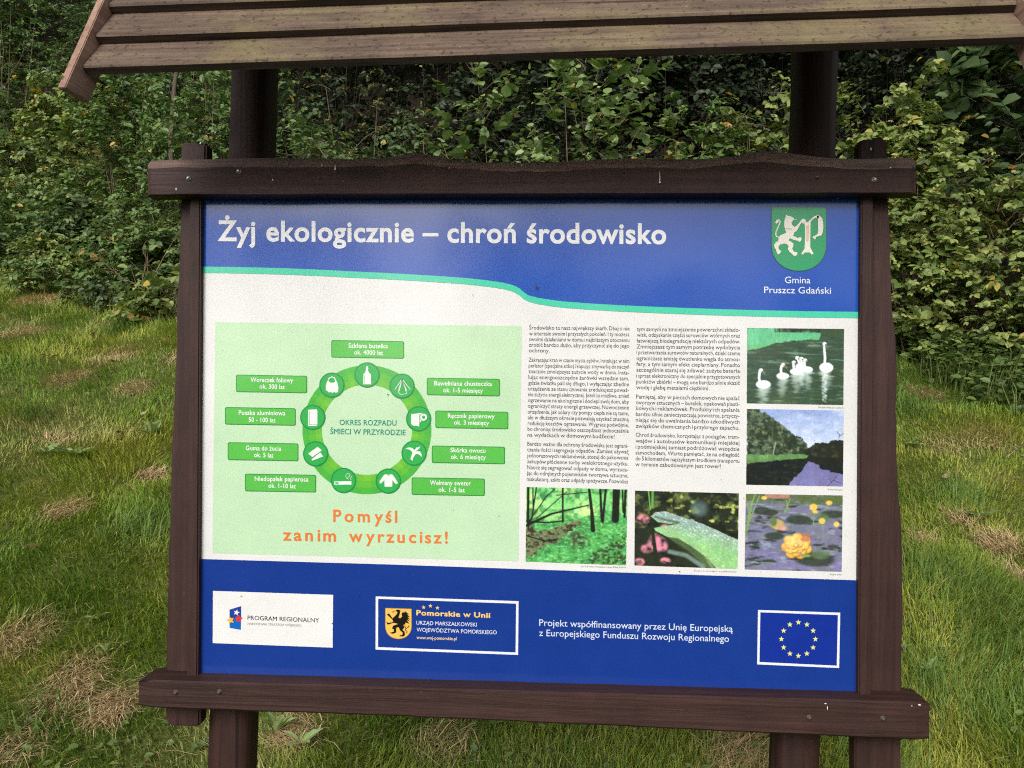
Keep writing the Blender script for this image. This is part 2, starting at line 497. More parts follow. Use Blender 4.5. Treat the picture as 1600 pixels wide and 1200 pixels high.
# ------------------------------------------------------------------ the information board: timber frame
BOARD = empty('information_board', (0, 0.1, 0), category='information board',
              label='brown timber information board with shingled roof and printed ecology panel')
OFF = Vector((0, 0.1, 0))
def part(name, verts, faces, mats, parent=BOARD, mat_idx=None, bevel=0.0, smooth=False, **kw):
    me = bpy.data.meshes.new(name)
    me.from_pydata([tuple(v) for v in verts], [], [tuple(f) for f in faces])
    for m in mats:
        me.materials.append(m)
    if mat_idx is not None:
        me.polygons.foreach_set('material_index', mat_idx)
    bmm = bmesh.new(); bmm.from_mesh(me)
    bmesh.ops.recalc_face_normals(bmm, faces=bmm.faces)
    if bevel > 0:
        es = [e for e in bmm.edges if len(e.link_faces) == 2 and e.calc_face_angle(0) > 0.6]
        bmesh.ops.bevel(bmm, geom=es, offset=bevel, segments=2, affect='EDGES', clamp_overlap=True)
    bmm.to_mesh(me); bmm.free()
    me.polygons.foreach_set('use_smooth', np.full(len(me.polygons), smooth))
    me.transform(Matrix.Translation(-OFF))
    return put(name, me, parent, **kw)

def loft(rings):
    """closed cross-sections -> verts and faces with capped ends"""
    k = len(rings[0]); V = [v for rg in rings for v in rg]; Fc = []
    for i in range(len(rings) - 1):
        for j in range(k):
            a, b_ = i * k + j, i * k + (j + 1) % k
            Fc.append((a, b_, b_ + k, a + k))
    Fc.append(tuple(range(k))[::-1]); Fc.append(tuple(range((len(rings) - 1) * k, len(rings) * k)))
    return V, Fc

def interp(pts, x):
    p = np.array(pts, float); return np.interp(x, p[:, 0], p[:, 1])

# top beam with a waney upper edge
TOP = [(231, 257), (236, 251.5), (260, 250), (320, 249), (380, 247.5), (430, 247), (500, 247.5), (560, 249), (600, 247.5), (625, 243), (648, 239.5),
       (670, 241), (690, 245), (712, 251), (745, 254), (800, 255), (850, 254.5), (900, 251.5), (950, 248.5), (1000, 247.5),
       (1060, 249), (1100, 248.5), (1150, 244.5), (1172, 238.5), (1190, 236), (1212, 237), (1240, 240), (1275, 245), (1300, 247), (1350, 248.5),
       (1400, 247), (1420, 246.5), (1428, 249), (1431, 255)]
CH = [(231, 263), (280, 261), (360, 260), (420, 262), (500, 261), (600, 260), (648, 256), (700, 262), (760, 266), (850, 268), (950, 263),
      (1000, 262), (1080, 264), (1190, 252), (1260, 259), (1330, 264), (1431, 263)]
BOT = [(231, 305), (500, 304.5), (900, 303.2), (1431, 302)]
xs_ = np.unique(np.concatenate([np.linspace(231, 1431, 150), [p[0] for p in TOP]]))
yf = -0.052
rings = []
for q in xs_:
    wob = (vnoise(q * .05, 3.3, 8) - .5) * 3
    e = 0.0 if 234 < q < 1428 else 2.0
    tp, ch, bt = interp(TOP, q), interp(CH, q) + wob, interp(BOT, q) + (vnoise(q * .02, 1.1, 5) - .5) * 1.0
    yy = yf + (0.004 if e else 0)
    tb = P(q, tp, yf + .022)
    rg = [P(q, bt - 1.6, yy), P(q, (bt + ch) / 2, yy), P(q, ch, yy), P(q, (ch * .45 + tp * .55), yf + .006), tb,
          tb + np.array([0, .035, .001]), tb + np.array([0, .042, -.006]), np.array([tb[0], -.006, P(q, bt, yf)[2]]), P(q, bt, yf + .003)]
    rings.append(rg)
V, Fc = loft(rings)
mi = []
for f in Fc:
    js = [v % 9 for v in f]
    mi.append(1 if len(f) == 4 and all(j in (2, 3, 4) for j in js) else 0)
me = bpy.data.meshes.new('top_beam')
TOPBEAM = part('top_beam', V, Fc, [WOOD_X, WANEY], mat_idx=mi, smooth=False)

# bottom beam, plain with rounded arrises
TB = [(217, 1062.5), (1452, 1098)]
BB = [(217, 1106), (600, 1119), (1000, 1137), (1452, 1158)]
rings = []
for q in np.linspace(217, 1452, 60):
    e = min(q - 217, 1452 - q); s_ = 3.0 * max(0, 1 - e / 6.0)
    wob = (vnoise(q * .03, 7.3, 8) - .5) * 1.4
    a, b_ = interp(TB, q) + s_ + wob * .5, interp(BB, q) - s_ + wob
    yy = yf + .004 * (s_ > 0)
    f1, f0 = P(q, a + 2.5, yy), P(q, b_ - 3, yy)
    z1, z0 = P(q, a, yf)[2], P(q, b_, yf)[2]
    X_ = f1[0]
    rings.append([f0, f1, np.array([X_, yf + .0035, z1]), np.array([X_, -.006, z1 + .001]), np.array([X_, .034, z1]),
                  np.array([X_, .034, z0]), np.array([X_, yf + .006, z0 - .001])])
V, Fc = loft(rings)
BOTBEAM = part('bottom_beam', V, Fc, [WOOD_X])

def prism(name, poly, y0, y1, mat, bevel=.004, parent=BOARD, **kw):
    """pixel outline lying at depth y0, extruded straight back to y1"""
    f = [P(a, b_, y0) for a, b_ in poly]
    n_ = len(f)
    V = f + [np.array([v[0], y1, v[2]]) for v in f]
    Fc = [tuple(range(n_)), tuple(range(2 * n_ - 1, n_ - 1, -1))] + [(i, i + n_, (i + 1) % n_ + n_, (i + 1) % n_) for i in range(n_)]
    return part(name, V, Fc, [mat], parent, bevel=bevel, **kw)

def wavy(pts, step=14, amp=.8, seed=0):
    out = []
    ys_ = np.arange(pts[0][1], pts[-1][1], step if pts[-1][1] > pts[0][1] else -step)
    p = np.array(pts, float); o = np.argsort(p[:, 1])
    for q in ys_:
        out.append((np.interp(q, p[o, 1], p[o, 0]) + (vnoise(q * .03, seed, 3) - .5) * 2 * amp, q))
    out.append(pts[-1])
    return out
L_OUT = [(283, 222), (283, 310), (279.5, 390), (276, 480), (273, 600), (268, 700), (264.5, 800), (262, 900), (259.5, 1000), (258.5, 1060), (259, 1128)]
L_IN = [(312, 1134), (315, 1000), (318, 600), (321, 300), (322, 224)]
poly = wavy(L_OUT, amp=.9, seed=2) + [(264, 1134.5), (306, 1136)] + wavy(L_IN, 200, 0)
SB = prism('side_board', poly, .008, .046, WOOD_Z, .004)
R_OUT = [(1386, 220), (1386, 250), (1388, 310), (1391.7, 387), (1393, 467), (1400.5, 533), (1403, 570), (1401, 615), (1400.5, 640), (1402, 700), (1404.5, 770),
         (1409, 831), (1411, 887), (1411.5, 960), (1410, 1010), (1408.5, 1091), (1407, 1240)]
R_IN = [(1335, 1240), (1337, 1000), (1341, 600), (1343.5, 300), (1343.5, 221)]
poly = wavy(R_OUT, amp=.9, seed=4) + wavy(R_IN, 200, 0) + [(1347, 217.5), (1382, 216.5)]
prism('side_board', poly, .008, .046, WOOD_Z, .004)
prism('cover_strip', [(296.5, 300), (313.5, 300), (308.5, 1066), (291.5, 1066)], -.017, .0065, WOOD_Z, .003)
prism('cover_strip', [(1346, 298), (1365, 298), (1361, 1102), (1341, 1102)], -.017, .0065, WOOD_Z, .003)

# two posts, hewn square with broad chamfers, leaning a little
def post(xl_top, xr_top, xl_bot, xr_bot):
    y0, D = .047, .092
    rings = []
    for k in range(27):
        q = -215 + k * (1640 - (-215)) / 26
        u_ = (q - 180) / (1165 - 180)
        dl, dr_ = (y0 + .012, y0 + D - .02) if xl_top < 800 else (y0 + D - .02, y0 + .012)
        a = P(xl_top + (xl_bot - xl_top) * u_, q, dl); c = P(xr_top + (xr_bot - xr_top) * u_, q, dr_)
        z = (a[2] + c[2]) / 2
        wv = [(vnoise(q * .006 + j, j * 3.1, 12) - .5) * .005 for j in range(2)]
        xl, xr = a[0] + wv[0], c[0] + wv[1]; s_ = .02
        rings.append([np.array(v) for v in ((xl + s_, y0, z), (xl + .008, y0 + .010, z), (xl, y0 + s_, z), (xl, y0 + D - s_, z), (xl + s_, y0 + D, z), (xr - s_, y0 + D, z),
                                            (xr, y0 + D - s_, z), (xr, y0 + s_, z), (xr - .008, y0 + .010, z), (xr - s_, y0, z))])
    V, Fc = loft(rings)
    o = part('post', V, Fc, [WOOD_Z])
    for p_ in o.data.polygons:
        p_.use_smooth = len(p_.vertices) == 4
    return o
POSTL = post(356.8, 433, 323.2, 401.6)
POSTR = post(1233, 1309, 1202, 1281.3)

def bolt(px, py, yface, parent, mat, rad=.0062):
    c = P(px, py, yface)
    V, rgs = [], [(1.55, .0006), (1.5, -.0012), (1.0, -.0014), (.95, -.0042), (.6, -.0062), (.15, -.0066)]
    for rr, dy in rgs:
        V.append([c + np.array([math.cos(a) * rad * rr, dy, math.sin(a) * rad * rr]) for a in np.linspace(0, 2 * math.pi, 15)[:-1]])
    v, f = loft(V)
    part('bolt', v, f, [mat], parent, smooth=True)
for q in [(295, 279, METAL), (373.5, 268, METAL), (1276, 277, RUST), (1366, 281, METAL)]:
    bolt(q[0], q[1], yf, TOPBEAM, q[2], .0034)
for q in [(275, 1082), (343, 1081), (1264.5, 1121), (1379.5, 1122.5)]:
    bolt(q[0], q[1], yf, BOTBEAM, RUST, .0038)

def dropping(px, py, wpx, hpx, yface, parent):
    c = P(px, py, yface - .0012); s_ = (CAM[1] * -1 + yface) / F
    a = np.linspace(0, 2 * math.pi, 13)[:-1]
    ring = [c + np.array([math.cos(t_) * wpx * s_ * (1 - .5 * math.sin(t_)), 0, math.sin(t_) * hpx * s_]) for t_ in a]
    V = ring + [v + np.array([0, .0022, 0]) for v in ring]
    n_ = len(ring)
    Fc = [tuple(range(n_)), tuple(range(2 * n_ - 1, n_ - 1, -1))] + [(i, i + n_, (i + 1) % n_ + n_, (i + 1) % n_) for i in range(n_)]
    part('bird_dropping', V, Fc, [WHITE_DROP], parent)
for q in [(523.5, 262, .9, 4.5), (503, 258, .9, 1.2), (1031, 276, .5, 9), (1031, 284, 1.3, 2.0), (426, 281, .6, 1.2), (275, 295, .6, 2.4), (1392, 262, .9, .9), (702, 262, .8, .8), (815, 258, .6, .6)]:
    dropping(*q, yf, TOPBEAM)
for q in [(1290, 1099.5, 1.6, .5), (1437, 1101.5, 2.0, .7), (1293, 1106, .35, 3), (1425, 1103, .7, .5)]:
    dropping(*q, yf, BOTBEAM)
dropping(1361, 232, .8, 2.6, .008, BOARD)
dropping(313, 223, 1.0, 1.8, .008, BOARD)

# ------------------------------------------------------------------ the roof
Y1, DY = -.38, .045
A1, A2, A2R = P(128, 103, Y1), P(146, 54, Y1 + DY), P(1579, 3.5, Y1 + DY)
EX = A2R - A2; LR = np.linalg.norm(EX); EX /= LR; LR += .006
U = A2 - A1; U -= EX * (U @ EX); E = np.linalg.norm(U); U /= E
N = np.cross(EX, U)
TH = .0185
RIDGE_Y = .105
NB = int(round((RIDGE_Y - Y1) / (U[1] * E)))
SLEN = (RIDGE_Y - Y1) / U[1]
def RP(x_, s_, n_, back=False):
    p = A1 + EX * x_ + U * s_ + N * n_
    if back:
        p = np.array([p[0], 2 * RIDGE_Y - p[1], p[2]])
    return p
SBACK = SLEN - 4 * E                                # the rear slope is short: only four courses below the ridge
def deckv(back):
    V, Fc = [], []
    def box(x0, x1, s0, s1, n0, n1):
        b0 = len(V)
        for xx in (x0, x1):
            for ss, nn in ((s0, n0), (s1, n0), (s1, n1), (s0, n1)):
                V.append(RP(xx, ss, nn, back))
        for f in ((0, 1, 2, 3), (7, 6, 5, 4), (0, 4, 5, 1), (1, 5, 6, 2), (2, 6, 7, 3), (3, 7, 4, 0)):
            Fc.append(tuple(i + b0 for i in f))
    box(.02, LR - .02, SBACK + .02 if back else .13, SLEN - .01, -.055, -.043)
    for xx in (() if back else (.2, LR * .5, LR - .3)):
        box(xx, xx + .05, .27, SLEN - .01, -.12, -.0565)
    return V, Fc
v1, f1 = deckv(False); v2, f2 = deckv(True)
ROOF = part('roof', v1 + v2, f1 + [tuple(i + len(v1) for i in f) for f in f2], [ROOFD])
for back in (False, True):
    for i in range(NB - 4 if back else 0, NB):
        s0 = i * E; s1 = min(s0 + E + .03, SLEN - .004)
        rings = []
        for xx in np.linspace(0, LR, 46):
            wv = (vnoise(xx * 2.2, i * 7.7, 6) - .5) * .004; ws = (vnoise(xx * 1.4, i * 3.7 + 50, 6) - .5) * .004
            drop = TH * (s1 - s0) / E
            k_ = [(s0 + ws, -TH), (s0 + ws - .001, -.003), (s0 + .003 + ws, 0), (s1, -drop), (s1, -drop - .012)]
            rings.append([RP(xx, a, b_ + wv, back) for a, b_ in k_])
        V, Fc = loft(rings)
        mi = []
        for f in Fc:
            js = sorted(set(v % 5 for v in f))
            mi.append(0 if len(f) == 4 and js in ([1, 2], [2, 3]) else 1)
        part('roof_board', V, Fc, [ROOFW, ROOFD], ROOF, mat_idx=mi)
    for x0, x1 in ((-.0165, -.0025), (LR + .0025, LR + .0185)):
        sb = SBACK - .03 if back else -.071
        pr = [(sb + .04, -.051), (sb, .012), (SLEN + .0, .014), (SLEN + .0, -.051)]
        V = [RP(x0, a, b_, back) for a, b_ in pr] + [RP(x1, a, b_, back) for a, b_ in pr]
        Fc = [(0, 1, 2, 3), (7, 6, 5, 4), (0, 4, 5, 1), (1, 5, 6, 2), (2, 6, 7, 3), (3, 7, 4, 0)]
        part('barge_board', V, Fc, [BARGE], ROOF, bevel=.0015)
rg = []
for xx in (-.02, LR + .02):
    c = RP(xx, SLEN, .0); c[1] = RIDGE_Y
    rg.append([c + np.array(v) for v in ((-0, -.05, -.055), (0, -.05, -.04), (0, 0, .03), (0, .05, -.04), (0, .05, -.055), (0, 0, .012))])
V, Fc = loft(rg)
part('ridge_cap', V, Fc, [ROOFW], ROOF)

# ------------------------------------------------------------------ the printed panel
WHITE, BLUE, BLUE_F, TEAL = (240, 238, 236), (28, 84, 184), (20, 58, 146), (74, 214, 176)
corners = [(315, 309), (1346.5, 310), (1341, 1101), (307.5, 1066)]
f = [P(a, b_, 0) for a, b_ in corners]
V = f + [v + np.array([0, .006, 0]) for v in f]
PANEL = part('panel', V, [(0, 1, 2, 3), (7, 6, 5, 4), (0, 4, 5, 1), (1, 5, 6, 2), (2, 6, 7, 3), (3, 7, 4, 0)], [ink(WHITE)])
LAY = .00045

class Print:
    """flat printed shapes drawn in photo pixels and laid on the panel plane, one sheet per layer"""
    def __init__(s, name):
        s.name = name; s.V = []; s.F = []; s.M = []; s.mats = []
    def mid(s, c):
        m = ink(c)
        if m not in s.mats:
            s.mats.append(m)
        return s.mats.index(m)
    def raw(s, pts, faces, c, layer):
        b0 = len(s.V); pts = np.asarray(pts, float)
        s.V.extend(P(pts[:, 0], pts[:, 1], -LAY * layer))
        k = s.mid(c)
        for f in faces:
            s.F.append(tuple(i + b0 for i in f)); s.M.append(k)
    def poly(s, pts, c, layer):
        s.raw(pts, [tuple(range(len(pts)))], c, layer)
    def rect(s, q, c, layer, rad=0):
        if rad:
            q = rounded(q, rad)
        s.poly(q, c, layer)
    def disc(s, cx, cy, r_, c, layer, n=40):
        a = np.linspace(0, 2 * math.pi, n + 1)[:-1]
        s.poly(np.stack([cx + r_ * np.cos(a), cy + r_ * np.sin(a)], 1), c, layer)
    def ring(s, cx, cy, r0, r1, c, layer, n=72, a0=0, a1=2 * math.pi):
        a = np.linspace(a0, a1, n + 1)
        pts = np.concatenate([np.stack([cx + q * np.cos(a), cy + q * np.sin(a)], 1) for q in (r0, r1)])
        s.raw(pts, [(i, i + 1, i + n + 2, i + n + 1) for i in range(n)], c, layer)
    def frame(s, q, th, c, layer):
        q = np.array(q, float); cen = q.mean(0)
        inn = []
        for i in range(4):
            d = q[i] - cen; inn.append(q[i] - np.sign(d) * th)
        s.raw(np.concatenate([q, inn]), [(i, (i + 1) % 4, (i + 1) % 4 + 4, i + 4) for i in range(4)], c, layer)
    def stroke(s, pts, wd, c, layer):
        p = np.array(pts, float)
        t_ = np.gradient(p, axis=0); t_ /= np.linalg.norm(t_, axis=1)[:, None] + 1e-9
        nn = np.stack([-t_[:, 1], t_[:, 0]], 1) * (np.asarray(wd, float).reshape(-1, 1) if np.ndim(wd) else wd) * .5
        n = len(p)
        s.raw(np.concatenate([p - nn, p + nn]), [(i, i + 1, i + n + 1, i + n) for i in range(n - 1)], c, layer)
    def star(s, cx, cy, r_, c, layer, rot=0, k=.42, sy=1.0):
        a = rot - math.pi / 2 + np.arange(10) * math.pi / 5
        q = np.where(np.arange(10) % 2 == 0, r_, r_ * k)
        pts = np.stack([cx + q * np.cos(a), cy + q * np.sin(a) * sy], 1)
        s.raw(np.concatenate([[[cx, cy]], pts]), [(0, i + 1, (i + 1) % 10 + 1) for i in range(10)], c, layer)
    def text(s, body, x0, x1, b0, b1, cap, c, layer, bold=0.0, spacing=1.0, res=3):
        v, f_, w_ = glyphs(body, bold, spacing, res)
        if w_ <= 0:
            return
        u_ = v[:, 0] / w_
        px = x0 + (x1 - x0) * u_
        py = b0 + (b1 - b0) * u_ - v[:, 1] * (cap / CAPH)
        s.raw(np.stack([px, py], 1), f_, c, layer)
    def build(s, **kw):
        me = bpy.data.meshes.new(s.name)
        V = np.asarray(s.V) - np.array(OFF)
        me.from_pydata([tuple(v) for v in V], [], s.F)
        for m in s.mats:
            me.materials.append(m)
        me.polygons.foreach_set('material_index', s.M)
        me.update()
        return put(s.name, me, PANEL, **kw)

def rounded(q, r_):
    q = np.array(q, float); out = []
    for i in range(4):
        a, b_, c = q[i - 1], q[i], q[(i + 1) % 4]
        d0 = (a - b_) / np.linalg.norm(a - b_); d1 = (c - b_) / np.linalg.norm(c - b_)
        for t_ in np.linspace(0, 1, 5):
            p0, p2 = b_ + d0 * r_, b_ + d1 * r_
            out.append((1 - t_) ** 2 * p0 + 2 * t_ * (1 - t_) * b_ + t_ ** 2 * p2)
    return out

_fc = bpy.data.curves.new('lettering', 'FONT'); _fc.fill_mode = 'NONE'
_fo = bpy.data.objects.new('lettering', _fc)
_oc, _gc = {}, {}
def outline(body, res):
    """closed outlines of a few characters, in font units"""
    if (body, res) in _oc:
        return _oc[(body, res)]
    _fc.body = body; _fc.resolution_u = res
    me = bpy.data.meshes.new_from_object(_fo)
    v = np.array([tuple(q.co)[:2] for q in me.vertices]).reshape(-1, 2)
    nxt = {}
    for e in me.edges:
        a, b_ = e.vertices; nxt.setdefault(a, []).append(b_); nxt.setdefault(b_, []).append(a)
    bpy.data.meshes.remove(me)
    seen, loops = set(), []
    for s0 in range(len(v)):
        if s0 in seen or s0 not in nxt:
            continue
        lp = [s0]; seen.add(s0)
        step = s0 + 1 if (s0 + 1) in nxt[s0] else nxt[s0][0]
        while step not in seen:
            lp.append(step); seen.add(step)
            c_ = [q for q in nxt[step] if q not in seen]
            if not c_:
                break
            step = c_[0]
        if len(lp) > 2:
            loops.append(v[lp])
    _oc[(body, res)] = loops
    return loops
def xmax(loops):
    return max(float(l[:, 0].max()) for l in loops)
def area2(l):
    return float((l[:, 0] * np.roll(l[:, 1], -1) - np.roll(l[:, 0], -1) * l[:, 1]).sum())
SGN = math.copysign(1, area2(outline('H', 3)[0]))
CAPH = float(outline('H', 3)[0][:, 1].max())
XH = float(max(l[:, 1].max() for l in outline('x', 3)))
HX = xmax(outline('H', 3))
ACC = dict(zip('śźćńóżąęłŚŹĆŃÓŻĄĘŁ', zip('szcnozaelSZCNOZAEL', 'aaaaadookAAAAADOOK')))
_cc = {}
def char(c, res):
    """outlines and advance of one character; Polish marks are added to the plain letter"""
    if (c, res) in _cc:
        return _cc[(c, res)]
    base, mk = ACC.get(c, (c, ''))
    adv = xmax(outline(base + 'H', res)) - HX if base != ' ' else xmax(outline('H H', res)) - xmax(outline('HH', res))
    L = list(outline(base, res)) if base != ' ' else []
    add = None
    if mk:
        allp = np.concatenate(L); x0, x1, tp = allp[:, 0].min(), allp[:, 0].max(), allp[:, 1].max(); xc = (x0 + x1) / 2
        if mk in 'aA':
            add = [(xc - .07, tp + .05), (xc + .015, tp + .05), (xc + .15, tp + .20), (xc + .035, tp + .20)]
        elif mk in 'dD':
            add = [(xc + .058 * math.cos(t_), tp + .12 + .058 * math.sin(t_)) for t_ in np.linspace(0, 2 * math.pi, 13)[:-1]]
        elif mk in 'oO':
            r_ = x1 if mk == 'o' and base == 'a' else x1 - .06
            add = [(r_ - .09, .03), (r_ - .16, -.07), (r_ - .165, -.14), (r_ - .12, -.2), (r_ - .02, -.195), (r_ - .02, -.14), (r_ - .075, -.145), (r_ - .095, -.1), (r_ - .07, -.05), (r_ - .01, .03)]
        else:
            q = x0 + .045 if mk == 'K' else xc
            add = [(q - .12, XH * .5), (q + .15, XH * .88), (q + .15, XH * .88 + .085), (q - .12, XH * .5 + .085)]
        add = np.array(add)
        if area2(add) * SGN < 0:
            add = add[::-1]
        L.append(add)
    _cc[(c, res)] = (L, adv)
    return _cc[(c, res)]
def glyphs(body, bold, spacing, res):
    """set the words, embolden the outlines along their mitres, fill by constrained triangulation and the non-zero rule"""
    key = (body, bold, spacing, res)
    if key in _gc:
        return _gc[key]
    loops, pen = [], 0.0
    for c in body:
        L, adv = char(c, res)
        for l in L:
            if bold:
                d0 = l - np.roll(l, 1, 0); d1 = np.roll(l, -1, 0) - l
                d0 = d0 / (np.linalg.norm(d0, axis=1)[:, None] + 1e-12); d1 = d1 / (np.linalg.norm(d1, axis=1)[:, None] + 1e-12)
                m_ = (np.stack([d0[:, 1], -d0[:, 0]], 1) + np.stack([d1[:, 1], -d1[:, 0]], 1)) * SGN
                l = l + m_ * np.minimum(2 / np.maximum((m_ ** 2).sum(1)[:, None], .5), 2.0) * bold * .5 * 2 ** .5
            loops.append(l + np.array([pen, 0]))
        pen += adv * spacing + bold * .8
    v = np.concatenate(loops); v[:, 0] -= v[:, 0].min(); w_ = float(v[:, 0].max())
    src, b0 = [], 0
    for l in loops:
        n_ = len(l); src += [(b0 + i, b0 + (i + 1) % n_) for i in range(n_)]; b0 += n_
    cv, _e, cf, *_r = delaunay_2d_cdt([Vector(q) for q in v], src, [], 0, 1e-6)
    cv = np.array([tuple(q) for q in cv]); tri = np.array([tuple(f) for f in cf if len(f) == 3])
    cen = cv[tri].mean(1); src = np.array(src)
    A, B = v[src[:, 0]], v[src[:, 1]]
    y0, y1 = A[:, 1][None], B[:, 1][None]; cy_ = cen[:, 1][:, None]
    up_ = (y0 <= cy_) & (y1 > cy_); dn = (y0 > cy_) & (y1 <= cy_)
    t_ = (cy_ - y0) / np.where(y1 == y0, 1, y1 - y0)
    right = A[:, 0][None] + t_ * (B[:, 0] - A[:, 0])[None] > cen[:, 0][:, None]
    keep = tri[((up_ & right).sum(1) - (dn & right).sum(1)) != 0]
    d = cv[keep]; ar = (d[:, 1, 0] - d[:, 0, 0]) * (d[:, 2, 1] - d[:, 0, 1]) - (d[:, 2, 0] - d[:, 0, 0]) * (d[:, 1, 1] - d[:, 0, 1])
    keep = np.where((ar < 0)[:, None], keep[:, ::-1], keep)[np.abs(ar) > 1e-9]
    _gc[key] = (cv, [tuple(int(i) for i in q) for q in keep], w_)
    return _gc[key]

# header band, wave and footer
WV = [(314, 416.5), (360, 417), (406, 418), (450, 419.3), (497, 421.2), (550, 424), (600, 426.3), (661, 429.7), (700, 432.3), (735, 435), (769, 439), (785, 441.5),
      (797, 444.2), (806, 447.3), (813, 451.5), (819, 457), (826, 461.5), (840, 465.2), (860, 468.4), (881, 471), (920, 474), (965, 476.7), (1040, 480), (1110, 482.5), (1180, 484.6), (1260, 486.2), (1346, 487.3)]
def band(name, up, lo, c, layer):
    p = Print(name); n = len(up)
    p.raw(list(up) + list(lo), [(i, i + n, i + n + 1, i + 1) for i in range(n - 1)], c, layer)
    return p
band('header_band', [(a, 309 + (a - 314) * .001) for a, b_ in WV], WV, BLUE, 1).build()
band('wave_stripe', WV, [(a - (1.5 if 800 < a < 825 else 0), b_ + 9.8) for a, b_ in WV], TEAL, 2).build()
FT = [(309.5, 873.3), (600, 881.7), (1000, 895.5), (1343, 906.8)]
band('footer_band', FT, [(307.5, 1066), (600, 1075), (1000, 1089), (1341, 1101)], BLUE_F, 1).build()

p = Print('title_lettering')
p.text('Żyj ekologicznie – chroń środowisko', 340, 1041, 375.8, 380.6, 30.5, (252, 252, 255), 3, bold=.036, res=6)
p.build()
p = Print('funding_lettering')
p.text('Projekt współfinansowany przez Unię Europejską', 842.5, 1145, 977.8, 987.5, 10.2, (225, 235, 255), 3, bold=.004)
p.text('z Europejskiego Funduszu Rozwoju Regionalnego', 842.5, 1139, 993.6, 1003, 10.2, (225, 235, 255), 3, bold=.004)
p.build()
p = Print('commune_lettering')
p.text('Gmina', 1226.4, 1266.3, 442.3, 442.7, 10, (240, 244, 255), 3, bold=.006)
p.text('Pruszcz Gdański', 1194, 1298.4, 457.8, 459, 10, (240, 244, 255), 3, bold=.006)
p.build()

# commune crest: white lion and letter P on a green shield
p = Print('commune_crest')
def C1(pts):
    return [(1195 + a / 10.44, 315 + b_ / 10.44) for a, b_ in pts]
def shield(cx0, top0, cx1, top1, ystr, bot, grow=0):
    mid_ = (cx0 + cx1) / 2; hw = (cx1 - cx0) / 2
    out = [(cx0 - grow, top0 - grow), (cx1 + grow, top1 - grow)]
    for t_ in np.linspace(0, math.pi, 25):
        out.append((mid_ + (hw + grow) * math.cos(t_), ystr + (bot + grow - ystr) * math.sin(t_) ** .85))
    return out
p.poly(C1(shield(112, 92, 1000, 96, 680, 1128, 9)), (30, 84, 80), 3)
p.poly(C1(shield(112, 92, 1000, 96, 680, 1128, 0)), (40, 164, 106), 4)
WL = (250, 244, 232)
p.poly(C1([(345, 210), (372, 228), (420, 240), (470, 268), (478, 290), (460, 300), (468, 315), (440, 325), (436, 350), (450, 385), (480, 410), (500, 440), (505, 490), (480, 500), (470, 545),
           (440, 580), (400, 610), (372, 640), (330, 660), (300, 690), (255, 700), (225, 680), (222, 640), (225, 590), (250, 550), (300, 530), (350, 510), (340, 470), (322, 430), (315, 370), (322, 300), (340, 255)]), WL, 5)
p.poly(C1([(480, 420), (520, 395), (560, 350), (595, 300), (625, 275), (660, 292), (672, 315), (650, 330), (640, 360), (600, 350), (605, 330), (570, 385), (540, 440), (510, 492), (485, 470)]), WL, 6)
p.poly(C1([(455, 560), (490, 570), (540, 595), (580, 578), (605, 600), (590, 640), (560, 662), (545, 640), (500, 632), (440, 612), (410, 590)]), WL, 6)
p.poly(C1([(330, 640), (380, 625), (430, 655), (468, 690), (462, 740), (445, 760), (462, 800), (490, 825), (525, 822), (532, 860), (500, 885), (470, 880), (440, 850), (395, 810), (375, 770), (390, 730), (360, 690), (320, 690)]), WL, 6)
p.poly(C1([(230, 630), (180, 665), (152, 700), (158, 750), (180, 780), (195, 830), (215, 862), (240, 850), (272, 805), (240, 790), (222, 770), (225, 725), (250, 700), (290, 690), (285, 640)]), WL, 6)
p.stroke(C1([(228, 582), (195, 572), (178, 540), (185, 490), (210, 430), (238, 370), (250, 330), (240, 305), (215, 296)]), 1.7, WL, 6)
p.poly(C1([(225, 292), (190, 300), (168, 345), (185, 362), (205, 345), (222, 340), (228, 315)]), WL, 7)
p.stroke(C1([(455, 290), (490, 298), (522, 288)]), .8, WL, 6)
p.poly(C1([(645, 355), (660, 320), (690, 340), (720, 320), (735, 300), (748, 330), (745, 400), (742, 600), (742, 750), (765, 790), (795, 855), (760, 862), (735, 830), (650, 830), (620, 868), (595, 855), (625, 800), (648, 770), (655, 600), (655, 400)]), WL, 6)
p.stroke(C1([(735, 330), (770, 285), (810, 255), (850, 245), (882, 250)]), [2.2, 2.4, 3, 4, 5.5], WL, 7)
p.poly(C1([(845, 232), (900, 232), (935, 275), (952, 340), (955, 420), (945, 500), (920, 550), (870, 565), (830, 580), (832, 610), (812, 615), (780, 592), (785, 565), (825, 555), (862, 525), (870, 450), (868, 350), (862, 280)]), WL, 7)
p.poly(C1([(682, 385), (722, 385), (715, 640), (680, 640)]), (240, 204, 168), 8)
for a, b_ in ((340, 410), (370, 410), (400, 412)):
    p.stroke(C1([(a - 10, b_ + 30), (a + 20, b_ + 22), (a + 60, b_ + 40)]), .35, (235, 190, 175), 8)
p.build()

